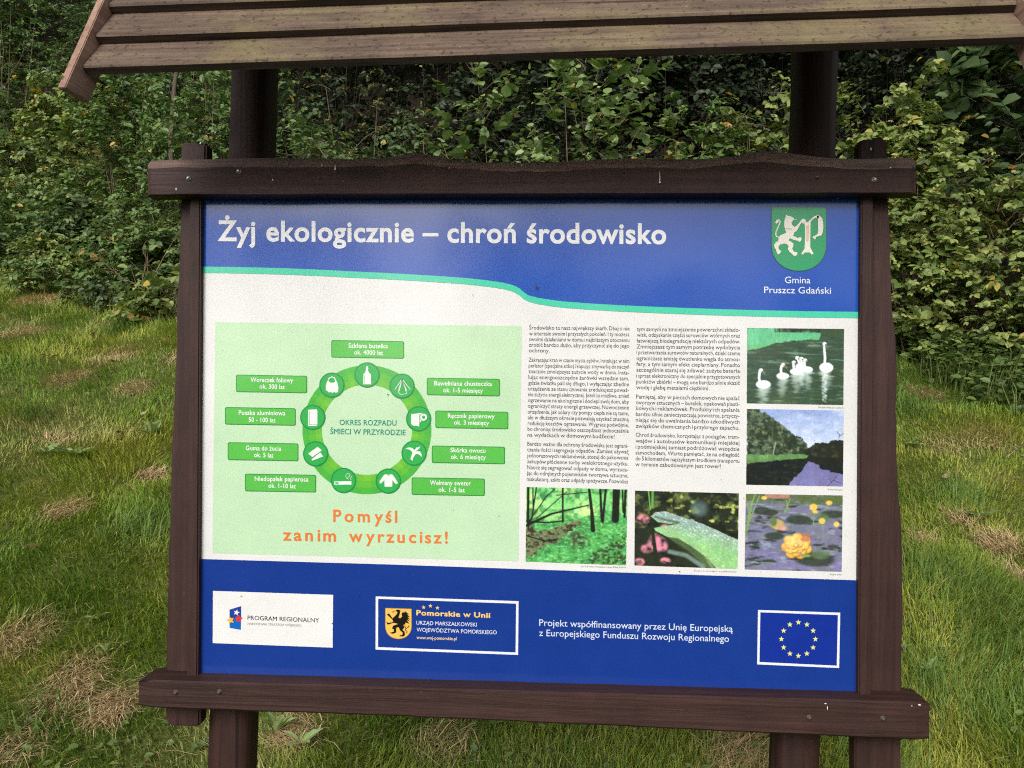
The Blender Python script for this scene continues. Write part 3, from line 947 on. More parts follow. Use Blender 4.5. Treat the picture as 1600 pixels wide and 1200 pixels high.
# infographic
def Z(a, b_):
    return (320 + a / 3.076, 490 + b_ / 3.076)
p = Print('diagram_field')
p.rect([(336.3, 503.2), (815.1, 509.5), (809.9, 876.9), (332, 864.2)], (203, 235, 194), 1)
p.build()
p = Print('decay_ring')
cx, cy = Z(779, 558)
NS = 72
G0, G1 = np.array([72, 188, 76]), np.array([128, 206, 66])
ANG = [math.atan2(b_ - 558, a - 779) for a, b_ in ((780, 295), (948, 349), (1028, 506), (1006, 671), (882, 805), (667, 802), (533, 674), (519, 499), (611, 344))]
for k in range(NS):
    a0 = 2 * math.pi * k / NS; am = a0 + math.pi / NS
    dd = min(abs(math.remainder(am - q, 2 * math.pi)) for q in ANG)
    for rr in range(3):
        m = np.clip(dd / .34, 0, 1) * (1.0, .65, .25)[rr]
        c = G0 * (1 - m) + G1 * m
        c = tuple(int(v // 6 * 6) for v in c)
        p.ring(cx, cy, (217 + 31 * rr) / 3.076, (217 + 31 * (rr + 1)) / 3.076, c, 2, 1, a0, a0 + 2 * math.pi / NS)
p.build()
IW = (246, 250, 244)
def icon(name, zx, zy, draw):
    p = Print(name); c = Z(zx, zy)
    p.disc(c[0], c[1], 61 / 3.076, (30, 148, 84), 3)
    p.disc(c[0], c[1], 55 / 3.076, (58, 182, 84), 4)
    # icon coordinates: the 5.216x close-up, relative to the disc centre
    q = lambda pts: [(c[0] + a / 5.216, c[1] + b_ / 5.216) for a, b_ in pts]
    draw(p, q); p.build()
IG = (70, 180, 90)
def bottle(p, q):
    p.poly(q([(-5, -72), (7, -72), (9, -62), (8, -40), (16, -18), (31, -4), (33, 76), (-31, 76), (-30, -6), (-16, -20), (-10, -40), (-8, -60)]), IW, 5)
    p.stroke(q([(-21, 0), (-21, 70)]), .5, IG, 6)
def kerchief(p, q):
    for l in ([(0, -60), (-58, 28), (-30, 38), (0, -60)], [(0, -60), (68, 28), (38, 38), (0, -60)], [(-14, 8), (-28, 52), (-4, 72), (4, 66), (38, 60), (26, 20)], [(0, -60), (-14, 8)], [(0, -60), (26, 20)]):
        p.stroke(q(l), .95, IW, 5)
def roll(p, q):
    p.poly(q([(-62, -38), (10, -48), (40, -46), (52, 0), (6, 30), (6, 62), (-18, 55), (-40, 58), (-62, 42)]), IW, 5)
    c = q([(40, -14)])[0]
    p.disc(c[0], c[1], 30 / 5.216, IW, 6); p.ring(c[0], c[1], 29 / 5.216, 32 / 5.216, IG, 7); p.disc(c[0], c[1], 13 / 5.216, (58, 182, 84), 7)
    p.stroke(q([(8, -40), (6, 58)]), .6, IG, 7)
def peel(p, q):
    p.poly(q([(-74, -32), (-50, -46), (-20, -44), (0, -30), (10, -14), (16, 4), (4, 20), (-6, 34), (-14, 62), (-30, 50), (-22, 20), (-12, -4), (-30, -26), (-52, -34)]), IW, 5)
    p.poly(q([(2, -24), (20, -46), (52, -54), (40, -36), (20, -20), (8, -10)]), IW, 6)
    p.poly(q([(4, -10), (30, -18), (50, -12), (62, 10), (60, 32), (44, 12), (24, 6), (8, 12)]), IW, 6)
def sweater(p, q):
    p.poly(q([(-34, -52), (-12, -58), (0, -50), (14, -58), (36, -52), (58, -20), (78, 14), (62, 26), (46, 8), (34, -10), (32, 46), (-30, 46), (-32, -8), (-48, 8), (-62, 22), (-74, 6), (-56, -22)]), IW, 5)
    p.stroke(q([(-14, -56), (0, -46), (16, -56)]), .7, IG, 6)
def cigarette(p, q):
    p.poly(q([(-76, 8), (64, 6), (64, 34), (-76, 34)]), IW, 5)
    p.poly(q([(-68, 13), (-42, 13), (-42, 28), (-68, 28)]), (110, 190, 120), 6)
    for l in ([(62, -4), (52, -18), (66, -26), (58, -38)], [(40, -12), (22, -20), (16, -40), (30, -56), (50, -52), (50, -34), (36, -30), (36, -16)]):
        p.stroke(q(l), .7, IW, 5)
def gum(p, q):
    p.poly(q([(-62, -2), (16, -58), (50, -28), (-28, 26)]), IW, 5)
    p.poly(q([(-34, 40), (36, -14), (62, 22), (-30, 56)]), IW, 6)
    p.stroke(q([(-32, 40), (36, -14)]), .6, IG, 7)
def can(p, q):
    p.poly(q([(-34, -64), (30, -66), (38, -56), (38, 60), (30, 70), (-34, 70), (-38, 60), (-38, -54)]), IW, 5)
    p.stroke(q([(-28, -50), (-28, 58)]), .5, IG, 6)
    p.stroke(q([(-34, 58), (36, 58)]), .4, IG, 6)
def bag(p, q):
    p.poly(q([(-40, -28), (-30, -44), (-22, -28), (-10, -20), (14, -20), (24, -28), (32, -44), (42, -26), (54, 20), (50, 56), (32, 62), (20, 56), (4, 62), (-10, 56), (-28, 60), (-34, 50), (-50, 40), (-50, 4)]), IW, 5)
    p.stroke(q([(-30, -38), (-22, -58), (0, -68), (22, -58), (30, -38)]), 1.6, IW, 5)
for a in (('bottle_icon', 780, 295, bottle), ('kerchief_icon', 948, 349, kerchief), ('paper_roll_icon', 1028, 506, roll), ('fruit_peel_icon', 1006, 671, peel), ('sweater_icon', 882, 805, sweater),
          ('cigarette_icon', 667, 802, cigarette), ('chewing_gum_icon', 533, 674, gum), ('can_icon', 519, 499, can), ('bag_icon', 611, 344, bag)):
    icon(*a)
CAPS = [(608, 958, 127, 217, ('Szklana butelka', 690, 880, 165), ('ok. 4000 lat', 718, 857, 197)),
        (150, 492, 293, 383, ('Woreczek foliowy', 220, 425, 329), ('ok. 300 lat', 263, 385, 361)),
        (97, 437, 449, 539, ('Puszka aluminiowa', 163, 387, 487), ('50 - 100 lat', 211, 340, 521)),
        (110, 450, 618, 710, ('Guma do żucia', 197, 367, 657), ('ok. 5 lat', 237, 330, 690)),
        (193, 535, 769, 860, ('Niedopałek papierosa', 240, 498, 805), ('ok. 1-10 lat', 306, 437, 838)),
        (1067, 1419, 308, 398, ('Bawełniana chusteczka', 1103, 1380, 346), ('ok. 1-5 miesięcy', 1146, 1337, 379)),
        (1108, 1459, 466, 556, ('Ręcznik papierowy', 1168, 1393, 502), ('ok. 3 miesięcy', 1198, 1366, 534)),
        (1091, 1443, 634, 724, ('Skórka owocu', 1181, 1349, 667), ('ok. 6 miesięcy', 1183, 1351, 699)),
        (994, 1346, 787, 877, ('Wełniany sweter', 1082, 1279, 824), ('ok. 1-5 lat', 1123, 1250, 857))]
for x0, x1, y0, y1, *ls in CAPS:
    p = Print('caption_plate')
    q = np.array([Z(x0, y0), Z(x1, y0 + 6), Z(x1, y1), Z(x0, y1 - 6)])
    p.rect(q, (46, 138, 74), 2, 3.2)
    q2 = q + np.array([[1.2, 1.2], [-1.2, 1.2], [-1.2, -1.2], [1.2, -1.2]])
    p.rect(q2, (96, 198, 82), 3, 2.6)
    for bd, a, b_, yb in ls:
        (ax, ay), (bx, by) = Z(a, yb - 1), Z(b_, yb + 2)
        p.text(bd, ax, bx, ay, by, 6.9, (250, 253, 248), 4, bold=.022)
    p.build()
p = Print('diagram_title')
p.text('OKRES ROZPADU', 530.4, 619.6, 664, 665, 8.2, (24, 150, 122), 2, bold=.02)
p.text('ŚMIECI W PRZYRODZIE', 516, 633.8, 678, 680, 8.2, (24, 150, 122), 2, bold=.02)
p.build()
p = Print('slogan_lettering')
OR = (238, 130, 62)
p.text('Pomyśl', 520.6, 620.7, 814.8, 816.5, 18.2, OR, 2, bold=.03, spacing=1.3, res=5)
p.build()
p = Print('slogan_lettering')
p.text('zanim', 442, 525, 844.2, 846, 18.2, OR, 2, bold=.03, spacing=1.3, res=5)
p.text('wyrzucisz!', 545, 699.7, 846.4, 849, 18.2, OR, 2, bold=.03, spacing=1.3, res=5)
p.build()

# the two text columns, justified word by word
COL1 = [(66, 'Środowisko to nasz największy skarb. Dbaj o nie'), (106, 'w interesie swoim i przyszłych pokoleń. I ty możesz'), (146, 'swoimi działaniami w domu i najbliższym otoczeniu'),
        (185, 'zrobić bardzo dużo, aby przyczynić się do jego'), (224, '*ochrony.'), (289, 'Zakręcając kran w czasie mycia zębów, Instalując w nim'), (329, 'perlator (specjalne sitko) i kupując zmywarkę do naczyń'),
        (369, 'znacznie zmniejszysz zużycie wody w domu. Insta-'), (409, 'lując energooszczędne żarówki wszędzie tam,'), (449, 'gdzie światło pali się długo, i wyłączając zbędne'),
        (489, 'urządzenia ze stanu czuwania zredukujesz poważ-'), (529, 'nie zużycie energii elektrycznej. Jeżeli to możliwe, zmień'), (569, 'ogrzewanie na ekologiczne i dociepl swój dom, aby'),
        (609, 'ograniczyć straty energii grzewczej. Nowoczesne'), (649, 'urządzenia, jak solary czy pompy ciepła nie są tanie,'), (689, 'ale w dłuższym okresie pozwalają uzyskać znaczną'),
        (729, 'redukcję kosztów ogrzewania. Wygrasz podwójnie,'), (769, 'bo chroniąc środowisko oszczędzasz jednocześnie'), (810, '*na wydatkach w domowym budżecie!'),
        (872, 'Bardzo ważne dla ochrony środowiska jest ograni-'), (912, 'czanie ilości i segregacja odpadów. Zamiast używać'), (953, 'jednorazowych reklamówek, stosuj do pakowania'),
        (994, 'zakupów płócienne torby wielokrotnego użytku.'), (1035, 'Naucz się segregować odpady w domu, wyrzuca-'), (1076, 'jąc do odrębnych pojemników tworzywa sztuczne,'),
        (1117, 'makulaturę, szkło oraz odpady spożywcze. Pozwolisz')]
COL2 = [(76, 'tym samym na zmniejszenie powierzchni składo-'), (116, 'wisk, odzyskanie części surowców wtórnych oraz'), (156, 'łatwiejszą biodegradację niektórych odpadów.'),
        (197, 'Zmniejszasz tym samym potrzebę wydobycia'), (237, 'i przetwarzania surowców naturalnych, dzięki czemu'), (278, 'ograniczasz emisję dwutlenku węgla do atmos-'),
        (318, 'fery, a tym samym efekt cieplarniany. Ponadto'), (358, 'szczególnie staraj się zdawać zużyte baterie'), (399, 'i sprzęt elektroniczny do specjalnie przygotowanych'),
        (440, 'punktów zbiórki – mogą one bardzo silnie skazić'), (480, '*wodę i glebę metalami ciężkimi.'), (545, 'Pamiętaj, aby w piecach domowych nie spalać'),
        (585, 'tworzyw sztucznych – butelek, opakowań plasti-'), (625, 'kowych i reklamówek. Produkty ich spalania'), (666, 'bardzo silnie zanieczyszczają powietrze, przyczy-'),
        (707, 'niając się do uwalniania bardzo szkodliwych'), (748, '*związków chemicznych i przykrego zapachu.'), (810, 'Chroń środowisko, korzystając z pociągów, tram-'),
        (851, 'wajów i autobusów komunikacji miejskiej'), (892, 'i podmiejskiej zamiast podróżować wszędzie'), (933, 'samochodem, Warto pamiętać, że na odległość'),
        (974, 'do 5 kilometrów najszybszym środkiem transportu'), (1014, '*w terenie zabudowanym jest rower!')]
INKD = (84, 84, 88)
def column(lines, xl, xr, sl, cap=6.2):
    p = Print('text_column'); sc = 4.444; unit = cap / CAPH
    for yb, ln in lines:
        k = (yb - 60) / 1060.0
        x0 = 810 + (xl[0] + (xl[1] - xl[0]) * k) / sc; x1 = 810 + (xr[0] + (xr[1] - xr[0]) * k) / sc
        y0 = 500 + yb / sc; y1 = y0 + (sl[0] + (sl[1] - sl[0]) * k) / sc
        just = not ln.startswith('*'); ws = ln.lstrip('*').split(' ')
        wd = [glyphs(q, .010, 1, 2)[2] * unit for q in ws]
        gap = .26 * unit; tot = sum(wd) + gap * (len(ws) - 1)
        W_ = x1 - x0; fx = 1.0
        if tot > W_ or (not just and tot > .9 * W_):
            fx = min(1.0, W_ / tot)
        elif just:
            fx = min(1.06, W_ / tot)
        if just:
            gap = (W_ - sum(wd) * fx) / (len(ws) - 1)
            if gap < .17 * unit:
                gap = .17 * unit; fx = (W_ - gap * (len(ws) - 1)) / sum(wd)
        cx_ = x0
        for q, w_ in zip(ws, wd):
            a, b_ = cx_, cx_ + w_ * fx
            p.text(q, a, b_, y0 + (y1 - y0) * (a - x0) / W_, y0 + (y1 - y0) * (b_ - x0) / W_, cap, INKD, 1, bold=.010, res=2)
            cx_ = b_ + gap
    p.build()
column(COL1, (75, 58), (772, 762), (6, 18))
column(COL2, (822, 811), (1540, 1533), (5, 20))

# logo plates in the footer
p = Print('programme_plate')
def D(pts):
    return [(320 + a / 6.667, 910 + b_ / 6.667) for a, b_ in pts]
p.rect(D([(85, 88), (1337, 130), (1332, 680), (82, 632)]), (244, 243, 240), 2)
p.poly(D([(258, 283), (378, 247), (377, 370), (258, 380)]), (34, 66, 160), 3)
p.poly(D([(258, 380), (377, 370), (375, 495), (258, 473)]), (20, 108, 200), 3)
c = D([(330, 314)])[0]; p.star(*c, 5.2, (248, 250, 255), 4, .25)
c = D([(352, 378)])[0]; p.star(*c, 6.2, (226, 60, 60), 5, .1, .6)
c = D([(268, 394)])[0]; p.star(*c, 6.8, (246, 196, 70), 6, -.3, .45)
p.text('PROGRAM REGIONALNY', 386.8, 498.5, 968.4, 972.6, 6.6, (44, 44, 46), 3, bold=.006)
p.text('NARODOWA STRATEGIA SPÓJNOŚCI', 386.8, 470.5, 976.2, 979.2, 3.6, (150, 150, 152), 3)
p.build()
p = Print('province_plate')
p.frame([(587, 931.8), (810.3, 939.3), (809.5, 1023.3), (586.8, 1015)], 3.9, (244, 246, 252), 2)
def Gz(pts):
    return [(590 + a / 17.14, 940 + b_ / 17.14) for a, b_ in pts]
p.poly(Gz(shield(212, 178, 905, 200, 640, 995, 12)), (150, 110, 60), 3)
p.poly(Gz(shield(212, 178, 905, 200, 640, 995, 0)), (248, 200, 96), 4)
BK = (22, 20, 20)
p.poly(Gz([(470, 240), (545, 210), (610, 235), (590, 330), (560, 420), (600, 450), (660, 400), (640, 340), (680, 260), (710, 310), (728, 255), (850, 345), (790, 340), (870, 420), (800, 400), (875, 480), (800, 460), (870, 540),
           (780, 500), (850, 590), (740, 560), (745, 610), (690, 620), (715, 700), (660, 760), (720, 800), (735, 880), (700, 930), (590, 930), (590, 905), (660, 895), (670, 830), (600, 770), (560, 680), (500, 700), (495, 830), (400, 865),
           (320, 835), (400, 815), (440, 800), (430, 740), (385, 720), (410, 650), (480, 620), (545, 600), (440, 570), (350, 585), (330, 610), (260, 610), (235, 545), (300, 570), (420, 545), (395, 480), (300, 390), (245, 340), (290, 330),
           (290, 300), (330, 350), (400, 450), (450, 400), (520, 330), (530, 280)]), BK, 5)
p.stroke(Gz([(715, 640), (760, 720), (800, 700), (850, 640)]), 1.1, BK, 5)
p.stroke(Gz([(760, 720), (740, 760), (790, 800), (770, 840)]), 1.1, BK, 6)
p.poly(Gz([(400, 250), (470, 255), (440, 280), (400, 300)]), (220, 110, 40), 5)
YL = (255, 214, 130)
p.text('Pomorskie w Unii', 650.5, 766, 961, 965.3, 7.6, YL, 3, bold=.045)
for a, b_ in ((662, 949), (672.5, 946.7), (683.5, 949.8)):
    p.star(a, b_, 3.4, YL, 3)
p.text('URZĄD MARSZAŁKOWSKI', 650.5, 745, 975.9, 979, 5.9, (232, 238, 255), 3, bold=.006)
p.text('WOJEWÓDZTWA POMORSKIEGO', 650.9, 776.2, 986.8, 991.2, 6.0, (232, 238, 255), 3, bold=.006)
p.text('www.woj-pomorskie.pl', 651, 713.5, 998.4, 1000.4, 5.0, (248, 224, 180), 3, bold=.012)
p.build()
p = Print('union_flag_plate')
p.frame([(1184.4, 953), (1312.9, 957.3), (1311.2, 1043.8), (1183, 1038.1)], 3.7, (244, 246, 252), 3)
p.rect([(1186, 954.5), (1311, 959), (1310, 1042), (1185, 1036.5)], (18, 50, 156), 2)
for k in range(12):
    a = k * math.pi / 6
    p.star(1247.5 + 26.6 * math.sin(a), 998.6 - 26.2 * math.cos(a), 4.5, (240, 240, 140), 4)
p.build()

# ------------------------------------------------------------------ the five printed photographs
class Canvas:
    def __init__(s, w_, h_):
        s.w, s.h = w_, h_
        s.x, s.y = np.meshgrid(np.linspace(0, 1, w_), np.linspace(0, 1, h_))
        s.c = np.zeros((h_, w_, 3))
    def fill(s, mask, col):
        m = np.clip(mask, 0, 1)[..., None]
        s.c = s.c * (1 - m) + np.asarray(col, float) * m
    def noise(s, fx, fy, seed, oct=4):
        return fbm(s.x * fx, s.y * fy, seed, oct)
    def ell(s, cx, cy, rx, ry, soft=.25):
        return np.clip((1 - np.hypot((s.x - cx) / rx, (s.y - cy) / ry)) / soft + .5, 0, 1)
    def line(s, pts, wd, soft=.004):
        out = np.full(s.x.shape, 9.0); ar = s.h / s.w * .97
        wd = np.broadcast_to(wd, len(pts))
        for (a, b_), (c, d), w0, w1 in zip(pts[:-1], pts[1:], wd[:-1], wd[1:]):
            dx, dy = c - a, (d - b_) * ar; L2 = dx * dx + dy * dy + 1e-9
            t_ = np.clip(((s.x - a) * dx + (s.y - b_) * ar * dy) / L2, 0, 1)
            out = np.minimum(out, np.hypot(s.x - a - dx * t_, (s.y - b_) * ar - dy * t_) - (w0 + (w1 - w0) * t_))
        return np.clip(.5 - out / soft, 0, 1)
    def poly(s, pts, wob=0, seed=0):
        X, Y = s.x, s.y
        if wob:
            X = X + (s.noise(26, 22, seed) - .5) * wob; Y = Y + (s.noise(26, 22, seed + 5) - .5) * wob
        ins = np.zeros(X.shape, bool); n = len(pts)
        for i in range(n):
            (a, b_), (c, d) = pts[i], pts[(i + 1) % n]
            if b_ == d:
                continue
            k = ((b_ > Y) != (d > Y)) & (X < (c - a) * (Y - b_) / (d - b_) + a)
            ins ^= k
        return ins.astype(float)
    def place(s, q, lab):
        # print finish: soft edges, fine tonal grain, slight unevenness
        c = s.c
        b_ = (np.roll(c, 1, 0) + np.roll(c, -1, 0) + np.roll(c, 1, 1) + np.roll(c, -1, 1)) / 4
        c[1:-1, 1:-1] = (c * .55 + b_ * .45)[1:-1, 1:-1]
        g = (fbm(s.x * 60, s.y * 48, 91, 3) - .5) * .14 + (fbm(s.x * 9, s.y * 7, 92, 4) - .5) * .12 + (fbm(s.x * 22, s.y * 18, 97, 3) - .5) * .12
        tint = (fbm(s.x * 12, s.y * 10, 93, 3) - .5) * 14
        s.c = np.clip(c * (1 + g[..., None]) + g[..., None] * 22, 0, 255)
        s.c[..., 0] += tint; s.c[..., 2] -= tint
        s.c = 12 + .94 * (s.c * .78 + s.c.mean(-1, keepdims=True) * .22)
        q = np.array(q, float)
        X, Y = s.x[..., None], s.y[..., None]
        px = q[0] * (1 - X) * (1 - Y) + q[1] * X * (1 - Y) + q[2] * X * Y + q[3] * (1 - X) * Y
        V = P(px[..., 0], px[..., 1], -LAY).reshape(-1, 3) - np.array(OFF)
        i = np.arange(s.w - 1)[None, :] + (np.arange(s.h - 1) * s.w)[:, None]
        l = np.stack([i, i + s.w, i + s.w + 1, i + 1], -1).reshape(-1)
        col = lin(np.clip(s.c, 0, 255)).reshape(-1, 3) * .78
        me = np_mesh('printed_photograph', V, l, np.arange(0, len(l), 4), [PHOTO], col=col)
        put('printed_photograph', me, PANEL, label=lab)

W_, H_ = 210, 162
# swans with cygnets on green water
c = Canvas(W_, H_); n = c.noise(9, 60, 3)
c.fill(np.ones_like(c.x), (34, 66, 42)); c.fill(np.clip((n - .5) * 3, 0, 1) * .6, (66, 108, 70)); c.fill(np.clip((c.noise(6, 44, 8) - .62) * 5, 0, 1) * .7, (120, 160, 125))
c.fill(np.clip((c.y - .75) * 2, 0, 1) * np.clip(1 - abs(c.x - .4) * 3, 0, 1) * .6, (110, 120, 60))
rd = c.poly([(0, 0), (.3, .0), (.76, .05), (.75, .14), (.5, .16), (.3, .2), (.12, .27), (0, .3)], .03, 2)
c.fill(rd, (72, 190, 120)); c.fill(rd * np.clip((c.noise(80, 5, 5) - .45) * 4, 0, 1) * .6, (110, 215, 150)); c.fill(rd * np.clip((c.y - .1 - (.75 - c.x) * .12) * 8, 0, 1) * .5, (90, 170, 70))
c.fill((c.y < .05) * (c.x > .28) * np.clip(c.noise(30, 8, 6) * 2 - .3, 0, 1), (24, 34, 20)); c.fill((c.x > .76) * (c.y < .11) * .9, (44, 74, 36))
def swan(bx, by, rx, ry, neck, bill, c=c):
    for k in range(14):
        yy = by + ry + k * .018; j = (vnoise(k * 1.7, bx * 40, 2) - .5) * rx
        c.fill(c.ell(bx + j, yy, rx * (.8 - k * .03), .013, 1) * (.75 - k * .045), (205, 225, 215))
    c.fill(c.ell(bx, by, rx, ry, .15), (244, 244, 240)); c.fill(c.ell(bx, by + ry * .5, rx * .8, ry * .4, 1) * .35, (200, 205, 200))
    c.fill(c.line(neck, .013), (240, 240, 238)); c.fill(c.ell(*neck[-1], .022, .026, .3), (236, 236, 236))
    c.fill(c.line([(neck[-1][0] + .012, neck[-1][1] + .01), bill], .008), (120, 110, 100))
swan(.17, .745, .078, .055, [(.135, .73), (.125, .66), (.13, .58), (.145, .56)], (.185, .60))
swan(.37, .63, .066, .045, [(.355, .61), (.35, .54), (.358, .5), (.372, .485)], (.41, .52))
swan(.55, .5, .05, .04, [(.545, .48), (.53, .42), (.52, .39)], (.535, .4)); swan(.57, .5, .04, .04, [(.565, .48), (.562, .43), (.563, .4)], (.57, .41))
swan(.62, .54, .062, .042, [(.6, .52), (.592, .45), (.6, .42)], (.615, .43)); swan(.51, .57, .066, .045, [(.49, .55), (.48, .49), (.484, .45)], (.5, .46))
swan(.82, .51, .072, .065, [(.802, .48), (.806, .38), (.797, .27), (.8, .2)], (.813, .25))
for k in range(26):
    c.fill(c.line([(.805 + .02 * math.sin(k), .6 + k * .014), (.8 + .02 * math.cos(k * 2), .612 + k * .014)], .012 - k * .0002, .01) * .55, (200, 222, 215))
c.place([(1167.6, 512.4), (1318.9, 514), (1317.8, 632.9), (1166.9, 630.2)], 'printed photograph of a swan with cygnets on green water')
# lake between trees
c = Canvas(W_, H_)
k = c.y[..., None] / .55
c.c = np.array([128, 156, 222]) * (1 - k) + np.array([196, 212, 238]) * k
c.fill(np.clip((c.noise(4, 9, 2) - .48) * 3, 0, 1) * .7, (214, 222, 240))
c.fill(c.y > .6, (96, 96, 158)); c.fill((c.y > .6) * np.clip(c.y - .6, 0, 1) * 1.6, (116, 112, 184))
t1 = c.poly([(0, 0), (.11, -.02), (.14, .05), (.2, .05), (.28, .11), (.36, .2), (.42, .28), (.5, .34), (.57, .36), (.62, .44), (.64, .5), (.64, .62), (0, .64)], .05, 3)
c.fill(t1, (38, 58, 36)); c.fill(t1 * np.clip((c.noise(16, 16, 7, 3) - .47) * 5, 0, 1), (82, 106, 68)); c.fill(t1 * np.clip((c.noise(34, 34, 9, 3) - .5) * 5, 0, 1) * .8, (24, 36, 24)); c.fill(t1 * np.clip((c.noise(30, 26, 19, 2) - .62) * 6, 0, 1) * .7, (128, 144, 100))
c.fill(c.line([(.275, .6), (.29, .5), (.3, .44)], .005), (170, 165, 140))
t2 = c.poly([(.6, .54), (.66, .5), (.7, .44), (.78, .42), (.83, .45), (.86, .41), (.93, .4), (1.02, .38), (1.02, .66), (.62, .66)], .05, 4)
c.fill(t2, (22, 28, 20)); c.fill(t2 * np.clip((c.noise(28, 28, 6, 3) - .55) * 5, 0, 1) * .6, (58, 70, 44))
rf = c.poly([(0, .66), (.64, .63), (.62, .72), (.56, .82), (.5, .9), (.42, 1.02), (0, 1.02)], .05, 11); c.fill(rf, (14, 20, 20)); c.fill(rf * np.clip((c.noise(20, 40, 8) - .55) * 5, 0, 1) * .5, (44, 56, 40))
rf = c.poly([(.62, .62), (1.02, .62), (1.02, .86), (.92, .82), (.86, .8), (.8, .78), (.76, .74), (.7, .69), (.64, .68)], .05, 12); c.fill(rf, (18, 22, 22))
rd = c.poly([(0, .6), (.3, .6), (.6, .585), (.64, .6), (.62, .635), (.4, .66), (.2, .69), (0, .73)], .03, 13); c.fill(rd, (84, 140, 62)); c.fill(rd * np.clip((c.noise(60, 12, 4) - .45) * 4, 0, 1) * .6, (120, 168, 84)); c.fill(rd * np.clip((c.y - .64) * 14, 0, 1) * .5, (66, 96, 44))
for q in ([(.95, .38), (.96, .32), (.93, .28)], [(.96, .34), (1, .3)], [(.84, 1), (.9, .92), (.94, .86)], [(.9, .92), (.98, .96)], [(.88, .95), (.86, .9)], [(.93, .52), (1, .6)]):
    c.fill(c.line(q, .0025) * .8, (30, 28, 34))
c.place([(1167.1, 639), (1318.5, 641.4), (1317.1, 760.1), (1165.8, 757.4)], 'printed photograph of a lake between trees')
# beech wood in a gully
c = Canvas(W_, H_)
c.c[:] = (120, 226, 110); c.fill(np.clip((c.noise(5, 5, 3) - .45) * 4, 0, 1), (196, 246, 130)); c.fill(np.clip((c.noise(26, 20, 4) - .5) * 5, 0, 1) * .7, (40, 150, 60)); c.fill(np.clip((c.noise(12, 9, 14) - .55) * 5, 0, 1) * .7, (20, 100, 46))
gr = c.poly([(0, .5), (.2, .48), (.38, .42), (.5, .4), (.62, .36), (1, .34), (1, 1), (0, 1)], .04, 4)
c.fill(gr, (64, 178, 70)); c.fill(gr * np.clip((c.noise(30, 40, 6, 3) - .5) * 5, 0, 1) * .7, (32, 108, 44)); c.fill(gr * np.clip((c.noise(40, 50, 7, 3) - .55) * 6, 0, 1) * .8, (120, 230, 120))
gu = c.poly([(0, .5), (.14, .58), (.36, .5), (.5, .42), (.56, .46), (.4, .62), (.3, .74), (.16, .78), (.1, .9), (0, .95)], .07, 5)
c.fill(gu * .75, (120, 108, 72)); c.fill(gu * np.clip((c.noise(34, 34, 8, 3) - .5) * 6, 0, 1), (52, 44, 30))
g2 = c.poly([(.55, .98), (.75, .78), (1, .6), (1, 1)], .1, 6); c.fill(g2 * np.clip((c.noise(40, 40, 9, 3) - .42) * 5, 0, 1) * .85, (44, 48, 28))
c.fill(c.ell(.52, .68, .1, .1, .8) * np.clip((c.noise(40, 40, 10, 3) - .42) * 5, 0, 1), (70, 58, 40))
for q in (([(.02, 0), (.02, .5)], .012), ([(.1, 0), (.06, .4), (.02, .55)], .007), ([(.065, 0), (.07, .3)], .006), ([(.36, 0), (.365, .45)], .009), ([(.62, 0), (.65, .3), (.665, .55)], [.012, .016, .022]), ([(.73, 0), (.75, .42)], .011), ([(.785, 0), (.76, .44)], .011),
          ([(.89, 0), (.885, .4)], .035), ([(.98, 0), (.975, .36)], .012), ([(.95, .0), (.96, .3)], .007), ([(0, .52), (.25, .35), (.62, .22)], [.012, .01, .005]), ([(0, .46), (.2, .47), (.36, .44)], .007), ([(.03, .46), (.2, .12), (.28, .02)], .005), ([(.1, .42), (.4, .05)], .004), ([(0, .65), (.2, .72), (.32, .68)], .006), ([(.3, .1), (.6, .05)], .004)):
    c.fill(c.line(q[0], q[1]), (18, 22, 14))
c.place([(822.3, 760.9), (980.6, 764.9), (978.3, 883.5), (821.3, 877.5)], 'printed photograph of a green beech wood')
# dewy leaf
c = Canvas(W_, H_)
c.c[:] = (28, 36, 22); c.fill(np.clip((c.noise(14, 12, 3, 3) - .5) * 5, 0, 1) * (c.y < .5), (92, 112, 44)); c.fill(np.clip((c.noise(20, 16, 5, 3) - .62) * 7, 0, 1) * (c.y < .42) * (c.x > .3), (190, 204, 70)); c.fill(np.clip((c.noise(9, 9, 7) - .6) * 5, 0, 1) * .8, (10, 14, 10)); c.fill(c.ell(.62, .22, .08, .1, .8) * .5, (110, 150, 160))
for q in ((.08, .38, .06, .07), (.22, .7, .09, .1), (.12, .77, .06, .06), (.2, .62, .05, .06), (.05, .95, .05, .05), (.3, .92, .05, .04), (.3, .47, .05, .03), (.27, .74, .05, .06)):
    c.fill(c.ell(*q, .5) * np.clip(c.noise(22, 20, 6) * 2.6 - .5, 0, 1), (242, 120, 150))
c.fill(c.line([(.145, 0), (.16, .3), (.175, .55), (.2, .8), (.215, 1)], [.03, .014, .016, .018, .02]), (22, 34, 16)); c.fill(c.line([(.17, 0), (.168, .22)], .012), (84, 170, 50)); c.fill(c.line([(.13, 0), (.15, .25)], .006), (120, 190, 70))
lf = c.poly([(.15, .34), (.2, .28), (.29, .265), (.4, .31), (.5, .35), (.62, .4), (.75, .47), (.9, .56), (1.01, .62), (1.01, 1.01), (.72, 1.01), (.62, .9), (.5, .76), (.38, .66), (.28, .58), (.2, .53), (.19, .49), (.3, .46), (.42, .42), (.32, .43), (.22, .41)], .012, 3)
k = np.clip((c.y - .27 - (c.x - .25) * .38) / .28, 0, 1)[..., None]
c.fill(lf, 0); c.c = c.c + lf[..., None] * (np.array([128, 160, 160]) * (1 - k) + np.array([130, 206, 110]) * k)
